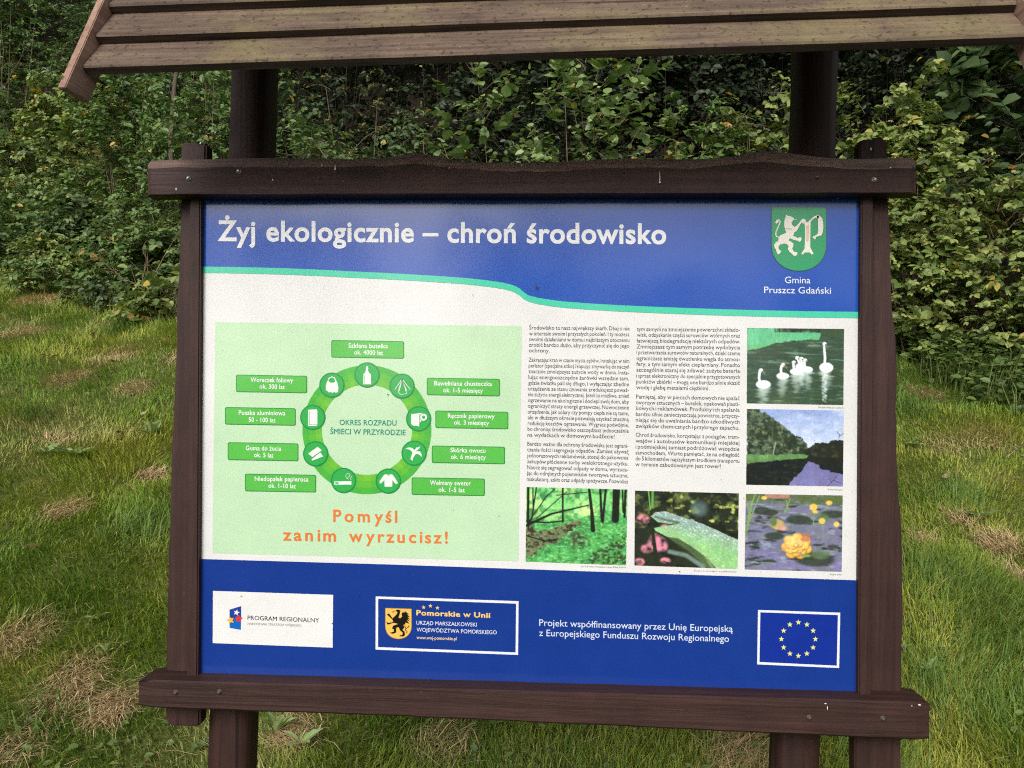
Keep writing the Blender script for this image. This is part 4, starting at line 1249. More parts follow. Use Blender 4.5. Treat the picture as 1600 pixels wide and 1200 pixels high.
sp = np.clip((c.noise(90, 80, 9, 2) - .6) * 8, 0, 1); c.fill(lf * sp * np.clip(1.3 - k[..., 0] * .8, 0, 1) * .8, (222, 236, 226))
c.fill(c.poly([(.3, .6), (.42, .62), (.55, .72), (.7, .86), (.8, 1.01), (.71, 1.01), (.6, .9), (.45, .75)]) * .75, (44, 60, 26)); c.fill(c.line([(.24, .5), (.4, .56), (.55, .68), (.68, .82), (.76, 1)], .012, .03) * .7, (150, 190, 120))
c.fill(c.line([(.2, .34), (.3, .38), (.42, .41)], .01, .02) * .8, (60, 80, 84))
c.fill(c.line([(.34, .8), (.5, .84), (.66, .98), (.68, 1.02)], .022, .02) * .8, (120, 150, 140))
c.place([(992.2, 766.6), (1154.5, 770.9), (1152.5, 889.1), (991.2, 883.5)], 'printed photograph of a dewy leaf and pink flowers')
# yellow water lily
c = Canvas(W_, H_)
c.c[:] = (108, 106, 146); c.fill(np.clip((c.y - .62) * 3, 0, 1) * .6, (116, 104, 176)); c.fill(np.clip((c.noise(5, 16, 3) - .45) * 5, 0, 1) * .85, (104, 116, 124)); c.fill(np.clip((c.noise(8, 26, 5) - .56) * 6, 0, 1) * .9, (34, 44, 40)); c.fill(np.clip((c.noise(10, 30, 7) - .6) * 7, 0, 1) * .8, (140, 150, 170))
c.fill((c.y < .13) * np.clip(c.noise(24, 20, 8) * 2 - .2, 0, 1), (84, 104, 48)); c.fill((c.y < .05) * (c.x > .2) * (c.x < .45), (176, 116, 96))
for q in ((.17, .22, .09, .05), (.27, .24, .07, .04), (.9, .25, .12, .05), (.55, .33, .13, .06), (.3, .55, .1, .05), (.72, .85, .2, .09), (.62, .8, .12, .06)):
    c.fill(c.ell(*q, .3) * .85, (40, 52, 36))
c.fill(c.ell(.78, .78, .1, .06, .5) * .7, (90, 128, 70)); c.fill(c.ell(.8, .3, .06, .06, .5) * .8, (80, 120, 60))
for q in ([(.0, .6), (.04, .2), (.1, 0)], [(.02, .5), (.07, .1)], [(.03, .4), (.14, .03)], [(.05, .3), (.0, .05)], [(.4, .24), (.46, .05)], [(.44, .2), (.42, .08)], [(.7, .4), (.71, .18)], [(.82, .2), (.88, .08)]):
    c.fill(c.line(q, .006), (118, 160, 72))
for q in ((.7, .16, .04, .045), (.72, .22, .03, .02), (.86, .1, .035, .03), (.19, .05, .03, .025), (.79, .34, .035, .04), (.94, .38, .03, .035)):
    c.fill(c.ell(*q, .4), (244, 196, 60))
c.fill(c.ell(.33, .4, .07, .07, .4), (196, 170, 90)); c.fill(c.ell(.38, .44, .05, .03, .4), (222, 150, 120)); c.fill(c.ell(.29, .36, .035, .06, .4), (90, 120, 60)); c.fill(c.ell(.6, .54, .07, .03, .6), (190, 104, 60))
for ring_, (r0, n_, sx_, rx_, ry_) in enumerate(((.10, 7, .3, .055, .062), (.07, 7, .75, .052, .056), (.04, 6, .1, .042, .046))):
    for k in range(n_):
        a = sx_ + k * 2 * math.pi / n_; ex, ey = .53 + r0 * 1.05 * math.cos(a), .675 + r0 * 1.1 * math.sin(a)
        c.fill(c.ell(ex + .006, ey + .012, rx_, ry_, .25) * .8, (150 + ring_ * 20, 84 + ring_ * 16, 22))
        c.fill(c.ell(ex, ey, rx_, ry_, .22), (238 + ring_ * 5, 168 + ring_ * 18 + 14 * math.cos(a * 3), 50 + ring_ * 14))
        c.fill(c.ell(ex - .008, ey - .014, rx_ * .6, ry_ * .5, .9) * .7, (252, 214, 120))
c.fill(c.ell(.53, .67, .03, .032, .5), (206, 150, 36)); c.fill(c.ell(.525, .662, .016, .018, .6), (250, 222, 120)); c.fill(c.ell(.63, .8, .05, .02, .6), (110, 160, 60)); c.fill(c.ell(.62, .585, .05, .03, .4), (214, 120, 62))
c.place([(1165.4, 771.5), (1316.8, 774.2), (1315.1, 893.4), (1163.4, 889.8)], 'printed photograph of yellow water lilies')
for bd, x1, yb, wd in (('Rodzina łabędzi niemych', 1318, 638.5, 39), ('Rzeka Radunia', 1316.5, 766.5, 23), ('Grążel żółty', 1315, 899, 19), ('Poranna rosa na łąkach w pobliżu Raduni', 1150.5, 894.5, 66), ('Las bukowy porastający brzegi doliny Raduni', 978, 887.8, 70)):
    p = Print('photograph_caption')
    p.text(bd, x1 - wd, x1, yb - wd * .025, yb, 2.6, (120, 120, 122), 1, res=1)
    p.build()
# weathering specks on the print
p = Print('dirt_specks'); rr = random.Random(5)
for k in range(130):
    sx_, sy_ = rr.uniform(322, 1338), rr.uniform(440, 905)
    if sy_ < interp(WV, sx_) + 16:
        continue
    a0 = rr.uniform(0, 6.28); q = rr.choice((.35, .4, .5, .6, .9)); el = rr.uniform(.5, 1.0)
    g = rr.choice(((120, 114, 104), (70, 66, 62), (165, 158, 146)))
    p.poly([(sx_ + q * el * math.cos(a0 + t_), sy_ + q * math.sin(t_ + .3)) for t_ in np.linspace(0, 6.28, 8)[:-1]], g, 9)
for sx_, sy_, q in ((606, 616.5, 1.1), (560, 921 + 10, .9), (839, 449, 2.2), (519, 974, .9), (519.5, 984, .6), (1316, 780, .6), (1062, 893, .9), (377 / 6.667 + 320, 931.3, .9)):
    p.poly([(sx_ + q * math.cos(t_), sy_ + q * 1.1 * math.sin(t_)) for t_ in np.linspace(0, 6.28, 8)[:-1]], (62, 60, 66), 9)
p.build(kind='stuff')

# ------------------------------------------------------------------ plants
LT_V = np.array([(0, 0, 0), (0, .45, -.05), (0, 1, -.16), (-.30, .28, .05), (-.27, .66, .01), (.30, .28, .05), (.27, .66, .01)])
LT_F = [(0, 1, 4, 3), (1, 2, 4), (0, 5, 6, 1), (1, 6, 2)]
LT_L = np.concatenate([np.array(f) for f in LT_F]); LT_S = np.cumsum([0] + [len(f) for f in LT_F])[:-1]

def nrm(v):
    return v / (np.linalg.norm(v, axis=-1, keepdims=True) + 1e-9)

def leaf_mesh(name, pos, axis, normal, size, col, width=1.0):
    axis = nrm(axis)
    side = nrm(np.cross(axis, normal)); nn = np.cross(side, axis)
    T = LT_V
    V = pos[:, None, :] + size[:, None, None] * (side[:, None, :] * (T[None, :, 0:1] * width) + axis[:, None, :] * T[None, :, 1:2] + nn[:, None, :] * T[None, :, 2:3])
    n = len(pos); k = len(T); nl = len(LT_L)
    loops = (np.arange(n)[:, None] * k + LT_L).ravel()
    st = (np.arange(n)[:, None] * nl + LT_S).ravel()
    return np_mesh(name, V.reshape(-1, 3), loops, st, [LEAF], col=np.repeat(col, k, 0))

def tube_mesh(name, paths, radii, mat, sides=4):
    V, L, Sx = [], [], []
    b0 = 0; ls = 0
    for pth, rad in zip(paths, radii):
        pth = np.asarray(pth); n = len(pth)
        t_ = nrm(np.gradient(pth, axis=0))
        a = nrm(np.cross(t_, np.array([.31, .87, .4]))); b_ = np.cross(t_, a)
        ang = np.linspace(0, 2 * math.pi, sides + 1)[:-1]
        rr = np.linspace(rad[0], rad[1], n)
        ring = pth[:, None] + rr[:, None, None] * (a[:, None] * np.cos(ang)[None, :, None] + b_[:, None] * np.sin(ang)[None, :, None])
        V.append(ring.reshape(-1, 3))
        i = np.arange(n - 1)[:, None] * sides; j = np.arange(sides)[None, :]
        q = np.stack([i + j, i + (j + 1) % sides, i + sides + (j + 1) % sides, i + sides + j], -1).reshape(-1) + b0
        L.append(q); Sx.append(np.arange(0, len(q), 4) + ls)
        b0 += n * sides; ls += len(q)
    return np_mesh(name, np.concatenate(V), np.concatenate(L), np.concatenate(Sx), [mat], smooth=True)

PAL = {'bramble': ((.080, .125, .030), (.175, .230, .056), (.33, .35, .10)),
       'alder': ((.075, .13, .035), (.17, .245, .07), (.30, .38, .15)),
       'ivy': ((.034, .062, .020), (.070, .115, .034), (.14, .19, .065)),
       'nettle': ((.055, .105, .028), (.11, .18, .045), (.20, .27, .08)),
       'dark': ((.009, .017, .007), (.019, .031, .012), (.048, .07, .026)),  # leaf colour lowered to carry the deep shade inside the thicket
       'elder': ((.036, .066, .022), (.068, .112, .036), (.13, .18, .065)),
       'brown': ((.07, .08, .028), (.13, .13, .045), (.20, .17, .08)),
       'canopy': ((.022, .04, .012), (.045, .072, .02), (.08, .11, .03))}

def shrub_parts(seed, rx, ry, h, n_sh, per, leaf, pal, width=1.0, droop=.5, up=.6, upright=False, low=.05, stem_r=.006, spread=1.0, tri=False):
    """shoots grow out of the shrub's body; leaves alternate along every shoot, the newest ones palest"""
    r = np.random.default_rng(seed)
    n0 = int(n_sh * 1.9)                               # shoots gather in clumps with gaps between
    a = r.uniform(0, 2 * math.pi, n0); q = np.sqrt(r.uniform(0, 1, n0)); v = r.uniform(low, 1, n0) ** .8
    hx, hy, hz = rx * q * np.cos(a), ry * q * np.sin(a), h * v
    best = np.argsort(-(fbm(hx * 2.3 + seed, hz * 2.6 + hy * 1.7, seed % 70, 3) + r.normal(0, .16 if pal == 'dark' else .06, n0)))[:n_sh]
    best = best[r.permutation(n_sh)]
    a, q, v = a[best], q[best], v[best]
    prof = np.sqrt(np.clip(1 - (v * .98) ** 2.2, .03, 1)) if not upright else (.35 + .3 * np.sin(v * 3))
    lump = .5 + 1.0 * fbm(np.cos(a) * 1.9 + seed, v * 3.4 + np.sin(a) * 1.9, seed % 50, 3)
    rad = prof * lump * spread
    st = np.stack([rx * q * rad * np.cos(a), ry * q * rad * np.sin(a), h * v * lump * .97], -1)
    out = nrm(np.stack([np.cos(a) * (.3 + q), np.sin(a) * (.3 + q), np.full(n_sh, up)], -1) + r.normal(0, .38, (n_sh, 3)))
    L = r.uniform(.5, 1.4, n_sh) * (per * leaf * .42)
    t_ = np.linspace(.08, 1, per)[None, :, None]
    dr = np.array([0, 0, -1.0])
    pos = st[:, None] + out[:, None] * L[:, None, None] * t_ + dr * (L[:, None, None] * droop * .5) * t_ ** 2
    tan = nrm(out[:, None] + dr * droop * t_)
    sd_ = nrm(np.cross(tan, np.array([0, 0, 1.0]) + r.normal(0, .25, (n_sh, 1, 3))))
    alt = np.where(np.arange(per) % 2 == 0, 1.0, -1.0)[None, :, None]
    ax = nrm(tan * .55 + sd_ * alt * r.uniform(.5, 1.2, (n_sh, per, 1)) + r.normal(0, .28, (n_sh, per, 3)) + dr * .18)
    nm = nrm(np.array([0, -.22, .8]) + out[:, None] * .55 + r.normal(0, .42, (n_sh, per, 3)))
    size = leaf * r.uniform(.6, 1.5, (n_sh, 1)) * r.uniform(.6, 1.3, (n_sh, per)) * (1.08 - .4 * t_[..., 0])
    c0, c1, c2 = (np.array(c) for c in PAL[pal])
    m = np.clip(r.uniform(0, 1, (n_sh, 1)) * .7 + r.normal(0, .2, (n_sh, per)) + .12, 0, 1)[..., None]
    col = c0 * (1 - m) + c1 * m
    m2_ = np.clip((t_[..., 0] - .45) * 1.1 * r.uniform(0, 1.5, (n_sh, 1)) + (r.uniform(0, 1, (n_sh, per)) < .05) * .7, 0, 1)[..., None]
    col = col * (1 - m2_) + c2 * m2_
    yel = (r.uniform(0, 1, (n_sh, per)) < .012)[..., None]
    col = np.where(yel, np.array([.36, .27, .05]), col)
    aut = (r.uniform(0, 1, (n_sh, 1)) < (.035 if pal in ('bramble', 'nettle') else .0))[..., None] & (r.uniform(0, 1, (n_sh, per)) < .7)[..., None]
    col = np.where(aut, np.array([.34, .22, .06]) * r.uniform(.6, 1.2, (n_sh, per))[..., None], col)
    k = n_sh * per
    if tri:                                           # three leaflets at every node
        ang = .95
        sdl = nrm(np.cross(ax, nm))
        ax = np.stack([ax, nrm(ax * math.cos(ang) + sdl * math.sin(ang)), nrm(ax * math.cos(ang) - sdl * math.sin(ang))], 2)
        ax = nrm(ax + r.normal(0, .1, ax.shape))
        pos3 = np.repeat(pos[:, :, None], 3, 2) + ax * size[..., None, None] * .18
        nm = nrm(np.repeat(nm[:, :, None], 3, 2) + r.normal(0, .2, ax.shape))
        size = size[..., None] * np.array([1.0, .8, .8]); col = np.repeat(col[:, :, None], 3, 2) * r.uniform(.9, 1.1, (n_sh, per, 3, 1))
        k *= 3
    else:
        pos3 = pos
    fol = leaf_mesh('foliage', pos3.reshape(k, 3), ax.reshape(k, 3), nm.reshape(k, 3), size.reshape(k), col.reshape(k, 3), width)
    paths, rad_ = [], []
    for i in range(0, n_sh, 2):
        paths.append(np.vstack([st[i] - out[i] * L[i] * .3, pos[i, ::max(1, per // 4)]])); rad_.append((.0035, .0015))
    for i in range(max(5, n_sh // 40)):                # main stems from the root
        j = r.integers(0, n_sh); e = st[j]; b_ = np.array([e[0] * .25 + r.normal(0, .05), e[1] * .25 + r.normal(0, .05), -.1])
        mid_ = (b_ + e) / 2 + np.array([e[0] * .12, e[1] * .12, h * .08])
        paths.append(np.stack([(1 - u_) ** 2 * b_ + 2 * u_ * (1 - u_) * mid_ + u_ * u_ * e for u_ in np.linspace(0, 1, 7)])); rad_.append((stem_r * 1.6, stem_r * .5))
    return fol, tube_mesh('stem', paths, rad_, DARKTWIG if pal in ('dark', 'ivy', 'elder') else TWIG)

def plant(name, xy, label, cat, fol, stem, group=None, rz=0, sc=1.0, dz=0.0):
    x_, y_ = xy
    o = empty(name, (x_, y_, float(H(x_, y_)) - .03 + dz), label=label, category=cat)
    o.rotation_euler = (0, 0, rz); o.scale = (sc, sc, sc)
    if group:
        o['group'] = group
    put('foliage', fol, o); put('stems', stem, o)
    return o

GH, GU, GB = 'bramble bushes of the hedge', 'low undergrowth on the left bank', 'dark bushes at the back of the thicket'
SH = [  # name, px, dist, rx, ry, h, shoots, per, leaf, palette, label, category, group, opts
    ('bramble_bush', 1450, 6.75, .85, .62, 1.75, 900, 9, .062, 'bramble', 'tall bright green bramble bush directly right of the board', 'bush', GH, {}),
    ('bramble_bush', 1570, 6.5, .75, .60, 1.28, 760, 9, .062, 'bramble', 'lower bramble bush with yellowing leaves at the right edge of the picture', 'bush', GH, {}),
    ('bramble_bush', 1690, 6.2, .8, .6, 1.0, 560, 9, .062, 'bramble', 'low bramble bush at the far right end of the hedge', 'bush', GH, {}),
    ('bramble_bush', 1345, 6.9, .75, .6, 1.95, 820, 9, .06, 'bramble', 'leafy bramble bush peeking out right of the right post', 'bush', GH, {}),
    ('bramble_bush', 1190, 7.1, .8, .6, 1.95, 760, 9, .06, 'bramble', 'pointed bush with fresh pale shoots left of the right post', 'bush', GH, {}),
    ('bramble_bush', 1075, 7.2, .7, .6, 1.85, 620, 9, .06, 'nettle', 'rounded green bush between the tall pale sapling and the pointed bush', 'bush', GH, {}),
    ('sapling', 925, 6.1, .55, .42, 2.25, 210, 9, .062, 'alder', 'tall alder sapling with round pale leaves above the middle of the top beam', 'sapling', None, dict(width=1.35, up=1.3, droop=.25, low=.25)),
    ('sapling', 745, 6.6, .40, .34, 2.2, 80, 9, .062, 'alder', 'thin leaning sapling with sparse pale leaves right of the bare twigs', 'sapling', None, dict(width=1.35, up=1.2, droop=.2, low=.25)),
    ('twiggy_bush', 560, 8.6, .9, .5, 2.5, 130, 7, .05, 'brown', 'half bare brown bush of tangled twigs right of the left post', 'bush', None, dict(droop=.9)),
    ('nettle_clump', 480, 8.2, .6, .45, 1.75, 420, 9, .065, 'nettle', 'green leafy clump beside the left post under the bare twigs', 'bush', None, {}),
    ('nettle_clump', 640, 8.0, .6, .45, 1.75, 380, 9, .06, 'ivy', 'dark green clump at the foot of the leaning sapling', 'bush', None, {}),
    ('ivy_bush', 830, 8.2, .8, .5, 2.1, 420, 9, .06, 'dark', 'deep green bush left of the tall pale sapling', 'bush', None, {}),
    ('bramble_bush', 320, 9.2, .8, .6, 2.2, 720, 9, .062, 'nettle', 'bushy undergrowth round the bare stem above the left plank end', 'bush', GU, {}),
    ('bramble_bush', 205, 10.4, .9, .6, 2.1, 760, 9, .066, 'nettle', 'leafy bush below the left end of the roof', 'bush', GU, {}),
    ('bramble_bush', 90, 11.4, .95, .6, 2.0, 760, 9, .068, 'bramble', 'yellowish green bush next to the left edge of the picture', 'bush', GU, {}),
    ('bramble_bush', -40, 12.0, 1.0, .6, 2.1, 700, 9, .068, 'nettle', 'leafy bush cut off by the left edge of the picture', 'bush', GU, {}),
    ('bramble_bush', -180, 12.6, 1.1, .7, 2.1, 500, 9, .068, 'nettle', 'last leafy bush of the bank beyond the left edge', 'bush', GU, {}),
    ('nettle_clump', 250, 8.9, .55, .35, .7, 300, 8, .075, 'nettle', 'low broad leaved nettles left of the left side board', 'bush', GU, {}),
    ('nettle_clump', 150, 10.0, .7, .4, .75, 360, 8, .07, 'ivy', 'low dark undergrowth at the foot of the leafy bush below the roof end', 'bush', GU, {}),
    ('nettle_clump', 40, 10.8, .8, .4, .8, 380, 8, .072, 'nettle', 'low mid green undergrowth at the left where the lawn ends', 'bush', GU, {}),
    ('elder_bush', 1630, 7.6, .9, .7, 3.0, 420, 9, .11, 'elder', 'dark elder with large leaves rising behind the right end of the hedge', 'bush', None, dict(width=1.25, low=.3)),
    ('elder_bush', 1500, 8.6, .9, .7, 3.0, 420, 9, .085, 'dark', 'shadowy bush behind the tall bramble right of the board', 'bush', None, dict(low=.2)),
    ('bramble_bush', 270, 11.3, 1.1, .6, 2.3, 620, 9, .066, 'nettle', 'bush of the second row behind the bare stem', 'bush', GU, {}),
    ('bramble_bush', 140, 12.2, 1.2, .6, 2.6, 700, 9, .07, 'ivy', 'bush of the second row above the left end of the roof edge', 'bush', GU, {}),
    ('bramble_bush', 10, 12.9, 1.2, .6, 2.7, 700, 9, .07, 'nettle', 'bush of the second row at the left edge', 'bush', GU, {}),
    ('bramble_bush', 420, 10.4, 1.0, .6, 2.4, 560, 9, .062, 'ivy', 'bush of the second row directly behind the left post', 'bush', GU, {}),
    ('nettle_clump', 15, 10.0, .55, .3, .42, 170, 8, .06, 'ivy', 'small dark clump at the lawn edge by the left edge of the picture', 'bush', GU, {}),
    ('nettle_clump', 75, 8.9, .4, .25, .32, 120, 7, .055, 'nettle', 'lowest small clump standing out in the left lawn', 'bush', GU, {}),
    ('nettle_clump', 178, 8.5, .45, .25, .36, 130, 7, .06, 'ivy', 'small dark clump in the lawn between the left board edge and the lowest clump', 'bush', GU, {}),
    ('nettle_clump', 262, 7.9, .3, .22, .42, 110, 8, .075, 'bramble', 'bright broad leaved clump touching the left side board', 'bush', GU, {}),
    ('thicket_bush', -420, 12.6, 1.8, .9, 3.0, 420, 9, .10, 'nettle', 'first large bush outside the picture on the left', 'bush', GB, {}),
    ('thicket_bush', -800, 13.4, 2.2, 1.0, 3.2, 420, 9, .11, 'ivy', 'second large bush outside the picture on the left', 'bush', GB, {}),
    ('thicket_bush', -1300, 14.0, 2.6, 1.1, 3.4, 420, 9, .12, 'nettle', 'third large bush outside the picture on the left', 'bush', GB, {}),
    ('thicket_bush', 1960, 6.6, 1.3, .8, 2.0, 420, 9, .08, 'bramble', 'first large bush outside the picture on the right', 'bush', GB, {}),
    ('thicket_bush', 2350, 7.0, 1.6, .9, 2.4, 420, 9, .09, 'ivy', 'second large bush outside the picture on the right', 'bush', GB, {}),
    ('nettle_clump', 110, 9.6, .6, .35, .55, 240, 8, .07, 'bramble', 'small yellowish clump in the long grass on the left', 'bush', GU, {}),
    ('nettle_clump', 215, 9.2, .6, .35, .6, 240, 8, .075, 'nettle', 'small green clump in the long grass near the left side board', 'bush', GU, {}),
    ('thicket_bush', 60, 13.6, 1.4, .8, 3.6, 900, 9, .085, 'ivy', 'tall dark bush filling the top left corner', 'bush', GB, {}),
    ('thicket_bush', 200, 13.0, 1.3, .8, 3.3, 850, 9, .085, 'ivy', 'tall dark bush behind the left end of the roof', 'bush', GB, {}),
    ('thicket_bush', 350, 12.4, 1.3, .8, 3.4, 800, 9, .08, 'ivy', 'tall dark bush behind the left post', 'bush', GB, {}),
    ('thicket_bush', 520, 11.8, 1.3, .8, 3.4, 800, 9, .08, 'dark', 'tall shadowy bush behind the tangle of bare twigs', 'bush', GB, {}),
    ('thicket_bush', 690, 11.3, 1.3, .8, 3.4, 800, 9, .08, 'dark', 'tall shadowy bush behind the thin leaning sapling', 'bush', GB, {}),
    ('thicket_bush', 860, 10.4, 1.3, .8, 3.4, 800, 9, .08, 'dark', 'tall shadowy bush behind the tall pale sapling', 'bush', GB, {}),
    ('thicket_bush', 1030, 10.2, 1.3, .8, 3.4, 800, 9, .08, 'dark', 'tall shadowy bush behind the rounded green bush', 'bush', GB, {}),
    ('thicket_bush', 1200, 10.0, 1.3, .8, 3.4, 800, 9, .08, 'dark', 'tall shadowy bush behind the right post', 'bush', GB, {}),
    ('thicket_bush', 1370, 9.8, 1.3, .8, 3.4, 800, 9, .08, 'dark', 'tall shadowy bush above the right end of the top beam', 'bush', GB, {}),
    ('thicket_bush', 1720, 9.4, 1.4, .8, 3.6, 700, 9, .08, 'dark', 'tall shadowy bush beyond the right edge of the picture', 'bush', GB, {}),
    ('thicket_bush', -120, 14.2, 1.5, .8, 3.6, 700, 9, .085, 'ivy', 'tall dark bush beyond the left edge of the picture', 'bush', GB, {}),
]
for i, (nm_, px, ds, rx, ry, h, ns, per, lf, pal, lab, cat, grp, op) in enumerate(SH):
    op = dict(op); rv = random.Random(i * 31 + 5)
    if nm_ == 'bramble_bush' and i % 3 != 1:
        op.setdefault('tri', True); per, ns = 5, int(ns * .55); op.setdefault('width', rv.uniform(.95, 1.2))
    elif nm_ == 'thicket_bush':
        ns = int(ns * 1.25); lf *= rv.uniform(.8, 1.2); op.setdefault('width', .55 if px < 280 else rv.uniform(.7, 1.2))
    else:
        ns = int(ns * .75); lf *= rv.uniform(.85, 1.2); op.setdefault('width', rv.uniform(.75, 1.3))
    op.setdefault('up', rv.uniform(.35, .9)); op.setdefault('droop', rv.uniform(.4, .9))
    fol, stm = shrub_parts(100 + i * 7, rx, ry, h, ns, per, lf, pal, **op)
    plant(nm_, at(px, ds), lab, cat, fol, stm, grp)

# bare stems and dead twigs
def twig_paths(seed, n, base_r, h, lean, curl):
    r = np.random.default_rng(seed); out, rad = [], []
    for k in range(n):
        b_ = np.array([r.normal(0, base_r), r.normal(0, base_r * .5), -.05]); d = nrm(np.array([r.normal(0, lean), r.normal(0, lean * .5), 1.0]))
        L = h * r.uniform(.5, 1.1); p = [b_]
        for s_ in range(9):
            d = nrm(d + r.normal(0, curl, 3) + np.array([0, 0, -.03])); p.append(p[-1] + d * L / 9)
        out.append(np.array(p)); rad.append((r.uniform(.006, .013), .002))
        for m in range(4):
            j = r.integers(3, 9); q = [p[j]]; e = nrm(d + r.normal(0, .8, 3))
            for s_ in range(5):
                e = nrm(e + r.normal(0, curl * 1.4, 3) + np.array([0, 0, -.08])); q.append(q[-1] + e * L * .07)
            out.append(np.array(q)); rad.append((.004, .0012))
    return out, rad
for i, (px, ds, n, br, h, le, cu, lab) in enumerate([
        (292, 9.7, 1, .01, 3.4, .03, .11, 'single upright brown stem above the left plank end'),
        (540, 7.7, 9, .4, 2.3, .4, .28, 'tangle of dead brown twigs right of the left post'),
        (615, 7.4, 6, .3, 2.2, .35, .25, 'few curved dead stems between the left post and the leaning sapling'),
        (245, 8.4, 6, .25, 1.2, .5, .22, 'dry bent stems beside the left side board'),
        (85, 12.2, 5, .4, 2.8, .3, .2, 'thin pale stalks under the left end of the roof')]):
    x_, y_ = at(px, ds)
    pa, ra = twig_paths(900 + i, n, br, h, le, cu)
    if n == 1:
        ra[0] = (.04, .022)
    me = tube_mesh('dead_stems', pa, ra, BARK if n == 1 else TWIG, 6)
    put('dead_stems', me, label=lab, category='dead stems').location = (x_, y_, float(H(x_, y_)))

# trees on the bank: their crowns close the view upward and shade the thicket
def tree_parts(seed, h, cr, n_cl, leaf):
    r = np.random.default_rng(seed)
    path = np.array([(math.sin(k * .7 + seed) * .12 * k / 8, math.cos(k * .9 + seed) * .1 * k / 8, -.3 + (h + .3) * k / 8) for k in range(9)])
    paths, rad = [path], [(.17, .05)]
    ends = []
    for k in range(34):
        z0 = h * r.uniform(.3, .98); a = r.uniform(0, 6.283); L = cr * r.uniform(.55, 1.0) * (1.15 - .5 * abs(z0 / h - .6))
        b_ = np.array([np.interp(z0, path[:, 2], path[:, 0]), np.interp(z0, path[:, 2], path[:, 1]), z0])
        e = b_ + np.array([math.cos(a) * L, math.sin(a) * L, L * r.uniform(-.1, .45)])
        m = (b_ + e) / 2 + np.array([0, 0, L * .14])
        pp = np.stack([(1 - u_) ** 2 * b_ + 2 * u_ * (1 - u_) * m + u_ * u_ * e for u_ in np.linspace(0, 1, 8)])
        paths.append(pp); rad.append((.045, .008)); ends.append(pp)
    trunk = tube_mesh('trunk', paths, rad, BARK, 7)
    pos, ax, nm, sz, col = [], [], [], [], []
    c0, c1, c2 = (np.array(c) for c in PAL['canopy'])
    for pp in ends:
        for k in range(n_cl):
            b_ = pp[r.integers(2, 8)] + r.normal(0, .22, 3); n = 26
            d = r.normal(0, .26, (n, 3)) * np.array([1, 1, .6])
            pos.append(b_ + d); ax.append(nrm(d + np.array([0, 0, -.15]) + r.normal(0, .2, (n, 3)))); nm.append(nrm(np.array([0, 0, 1.0]) + r.normal(0, .5, (n, 3))))
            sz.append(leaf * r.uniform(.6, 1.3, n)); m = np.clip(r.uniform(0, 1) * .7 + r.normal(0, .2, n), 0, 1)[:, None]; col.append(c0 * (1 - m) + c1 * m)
    return leaf_mesh('crown', np.concatenate(pos), np.concatenate(ax), np.concatenate(nm), np.concatenate(sz), np.concatenate(col)), trunk
TP = [tree_parts(3, 7.5, 3.2, 22, .16), tree_parts(8, 8.5, 3.0, 22, .16)]
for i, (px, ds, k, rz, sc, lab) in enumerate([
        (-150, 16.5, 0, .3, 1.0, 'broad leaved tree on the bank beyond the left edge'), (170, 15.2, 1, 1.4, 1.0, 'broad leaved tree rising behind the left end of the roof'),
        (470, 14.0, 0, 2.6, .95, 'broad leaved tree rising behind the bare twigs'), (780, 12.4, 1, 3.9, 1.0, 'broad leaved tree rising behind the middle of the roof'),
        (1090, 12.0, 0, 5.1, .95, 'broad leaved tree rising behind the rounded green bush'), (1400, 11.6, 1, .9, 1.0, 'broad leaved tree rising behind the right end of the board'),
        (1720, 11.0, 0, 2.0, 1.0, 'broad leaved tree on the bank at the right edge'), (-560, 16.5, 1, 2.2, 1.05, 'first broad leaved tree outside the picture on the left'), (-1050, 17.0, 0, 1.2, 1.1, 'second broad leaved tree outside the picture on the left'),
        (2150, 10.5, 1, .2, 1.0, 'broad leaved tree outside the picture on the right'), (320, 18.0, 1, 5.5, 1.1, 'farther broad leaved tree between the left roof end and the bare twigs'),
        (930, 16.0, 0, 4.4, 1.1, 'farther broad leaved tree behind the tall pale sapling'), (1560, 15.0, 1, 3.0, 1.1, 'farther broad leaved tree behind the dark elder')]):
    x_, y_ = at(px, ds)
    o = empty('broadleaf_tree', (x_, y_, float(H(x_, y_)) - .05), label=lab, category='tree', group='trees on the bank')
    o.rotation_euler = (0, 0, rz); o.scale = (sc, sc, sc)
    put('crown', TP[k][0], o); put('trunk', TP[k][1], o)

# low creeping leaves where the lawn runs into the thicket
rg_ = np.random.default_rng(61)
m = 52000
x = rg_.uniform(-10, 6, m); u_ = np.abs(rg_.normal(0, .8, m)); u_ = np.where(x < -1.2, u_ * 1.9, u_); y = hedge_y(x) + .5 - u_
k = fbm(x * 1.7 + 9, y * 1.7, 66, 3) > .44 + .12 * u_
x, y = x[k], y[k]; n = len(x)
lx, ly, ld = scatter(9000, rg_, 2.3, 11, .9)      # clover and plantain leaves between the blades
kq = (ly < hedge_y(lx)) & (fbm(lx * 1.3 + 5, ly * 1.3, 67, 3) > .47)
nl_ = int(kq.sum()); x = np.concatenate([x, lx[kq]]); y = np.concatenate([y, ly[kq]]); n = len(x)
a = rg_.uniform(0, 6.283, n)
ax = np.stack([np.cos(a), np.sin(a), rg_.uniform(-.1, .5, n)], -1)
lowl = np.arange(n) >= n - nl_
pos = np.stack([x, y, H(x, y) + np.where(lowl, rg_.uniform(.012, .04, n), rg_.uniform(.02, .34, n) * (.4 + .6 * vnoise(x * 2, y * 2, 5)))], -1)
mm = np.clip(fbm(x * 3, y * 3, 71, 2) * 1.2 - .1 + rg_.normal(0, .2, n), 0, 1)[:, None]
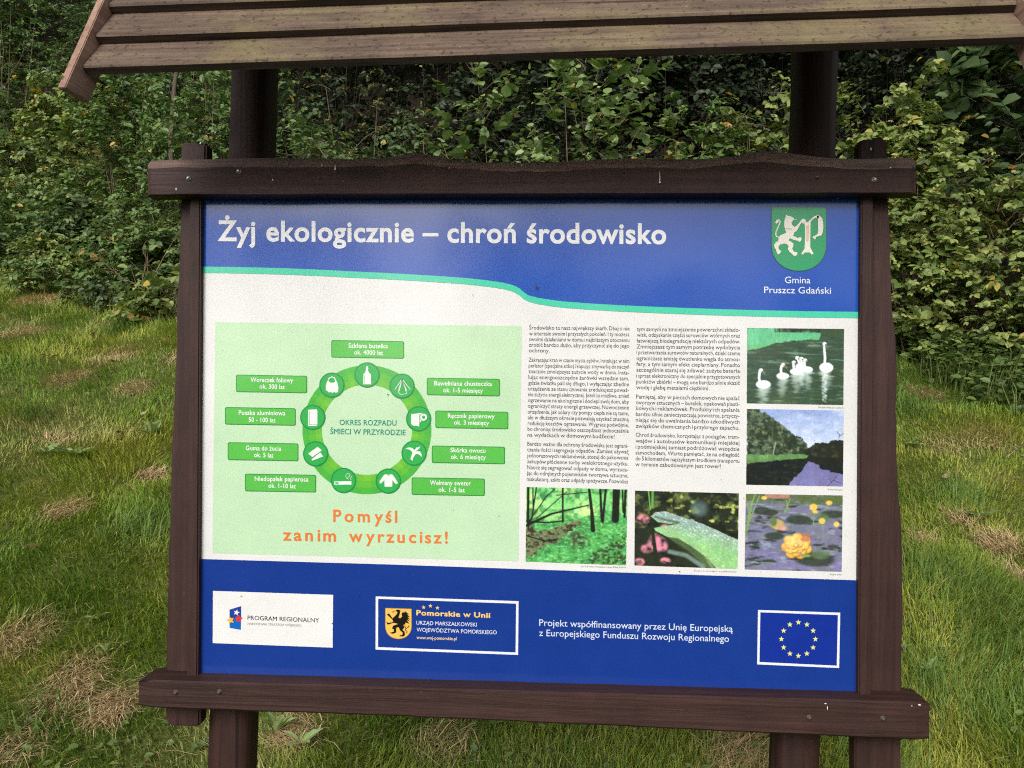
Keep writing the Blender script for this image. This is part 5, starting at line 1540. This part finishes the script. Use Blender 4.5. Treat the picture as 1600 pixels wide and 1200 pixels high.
put('ground_cover', leaf_mesh('ground_cover', pos, ax, nrm(np.array([0, -.3, .9]) + rg_.normal(0, .35, (n, 3))), np.where(lowl, rg_.uniform(.015, .035, n), rg_.uniform(.03, .085, n)),
    np.array([.055, .10, .026]) * (1 - mm) + np.array([.17, .23, .06]) * mm, 1.1), kind='stuff', label='low creeping leaves and weeds where the lawn runs into the thicket', category='ground cover')

# trees on the far side of the path, seen mirrored in the glossy panel
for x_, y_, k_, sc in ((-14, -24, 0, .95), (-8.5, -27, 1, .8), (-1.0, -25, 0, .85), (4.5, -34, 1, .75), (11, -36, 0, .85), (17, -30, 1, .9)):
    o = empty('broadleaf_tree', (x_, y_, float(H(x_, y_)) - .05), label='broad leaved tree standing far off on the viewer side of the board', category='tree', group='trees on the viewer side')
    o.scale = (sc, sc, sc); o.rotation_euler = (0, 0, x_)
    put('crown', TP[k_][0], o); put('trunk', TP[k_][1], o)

# small plants and fallen leaves in the mown grass
def rosette(seed, n, leaf, pal, rise):
    r = np.random.default_rng(seed)
    a = np.arange(n) * 2.4 + r.uniform(0, 1); el = rise * r.uniform(.4, 1.3, n)
    ax = np.stack([np.cos(a) * np.cos(el), np.sin(a) * np.cos(el), np.sin(el)], -1)
    pos = ax * leaf * .12 + np.array([0, 0, .02])
    nm = nrm(np.array([0, 0, 1.0]) - ax * np.sin(el)[:, None] + r.normal(0, .15, (n, 3)))
    c0, c1, c2 = (np.array(c) for c in PAL[pal]); m = r.uniform(0, 1, n)[:, None]
    return leaf_mesh('leaves', pos, ax, nm, leaf * r.uniform(.7, 1.2, n), c1 * (1 - m) + c2 * m, .75)
WD = [(115, 722, 9, .17, 'bramble', .5, 'broad leaved dock in the lawn left of the board, the larger one'), (72, 718, 6, .13, 'bramble', .5, 'small dock left of the larger dock in the lawn'),
      (238, 688, 12, .13, 'nettle', .8, 'leafy green weed close left of the left side board'), (180, 455, 9, .16, 'nettle', .7, 'leafy weed at the upper edge of the lawn on the left'),
      (222, 462, 10, .17, 'nettle', .7, 'leafy weed at the lawn edge beside the left side board'), (148, 985, 6, .07, 'bramble', .5, 'small pale weed in the lower left lawn'),
      (165, 1035, 8, .06, 'bramble', .9, 'upright small weed beside the lower left straw patch'), (430, 1165, 7, .10, 'nettle', .8, 'green weed below the bottom beam beside the left post'),
      (470, 1180, 6, .09, 'nettle', .6, 'second weed below the bottom beam right of the left post'), (770, 1150, 6, .07, 'nettle', .9, 'small weed below the middle of the bottom beam'),
      (1452, 1065, 6, .07, 'bramble', .8, 'small upright weed in the lower right lawn'), (1530, 820, 8, .11, 'ivy', .4, 'dark flat weed above the straw patch in the right lawn'),
      (1425, 705, 8, .09, 'nettle', .4, 'flat green weed close right of the right side board')]
for i, (px, py, n, lf, pal, ri, lab) in enumerate(WD):
    x_, y_ = on_ground(px, py)
    put('weed', rosette(300 + i, n, lf * .72, 'alder', ri), label=lab, category='weed', group='weeds in the lawn').location = (x_, y_, float(H(x_, y_)) + .015)
fl = []
for k, cc in enumerate(((.22, .12, .05), (.13, .075, .035), (.45, .36, .20))):
    fl.append(leaf_mesh('fallen_leaf', np.zeros((1, 3)), np.array([[1.0, 0, .1]]), np.array([[0, .2, 1.0]]), np.array([.07]), np.array([cc]), 1.1))
FLN = ('brown curled fallen leaf lying on the mown grass', 'dark withered fallen leaf lying on the mown grass', 'pale dry fallen leaf lying on the mown grass')
for i, (px, py) in enumerate([(42, 633), (110, 641), (35, 382), (78, 569), (178, 687), (82, 490), (188, 515), (143, 530), (224, 661), (78, 568), (62, 872), (1480, 762), (105, 690), (20, 620), (235, 480)]):
    x_, y_ = on_ground(px, py); k = i % 3
    o = put('fallen_leaf', fl[k], label=FLN[k], category='leaf', group=('brown fallen leaves', 'dark fallen leaves', 'pale fallen leaves')[k])
    o.location = (x_, y_, float(H(x_, y_)) + .05); o.rotation_euler = (random.uniform(-.4, .4), random.uniform(-.4, .4), random.uniform(0, 6.28))
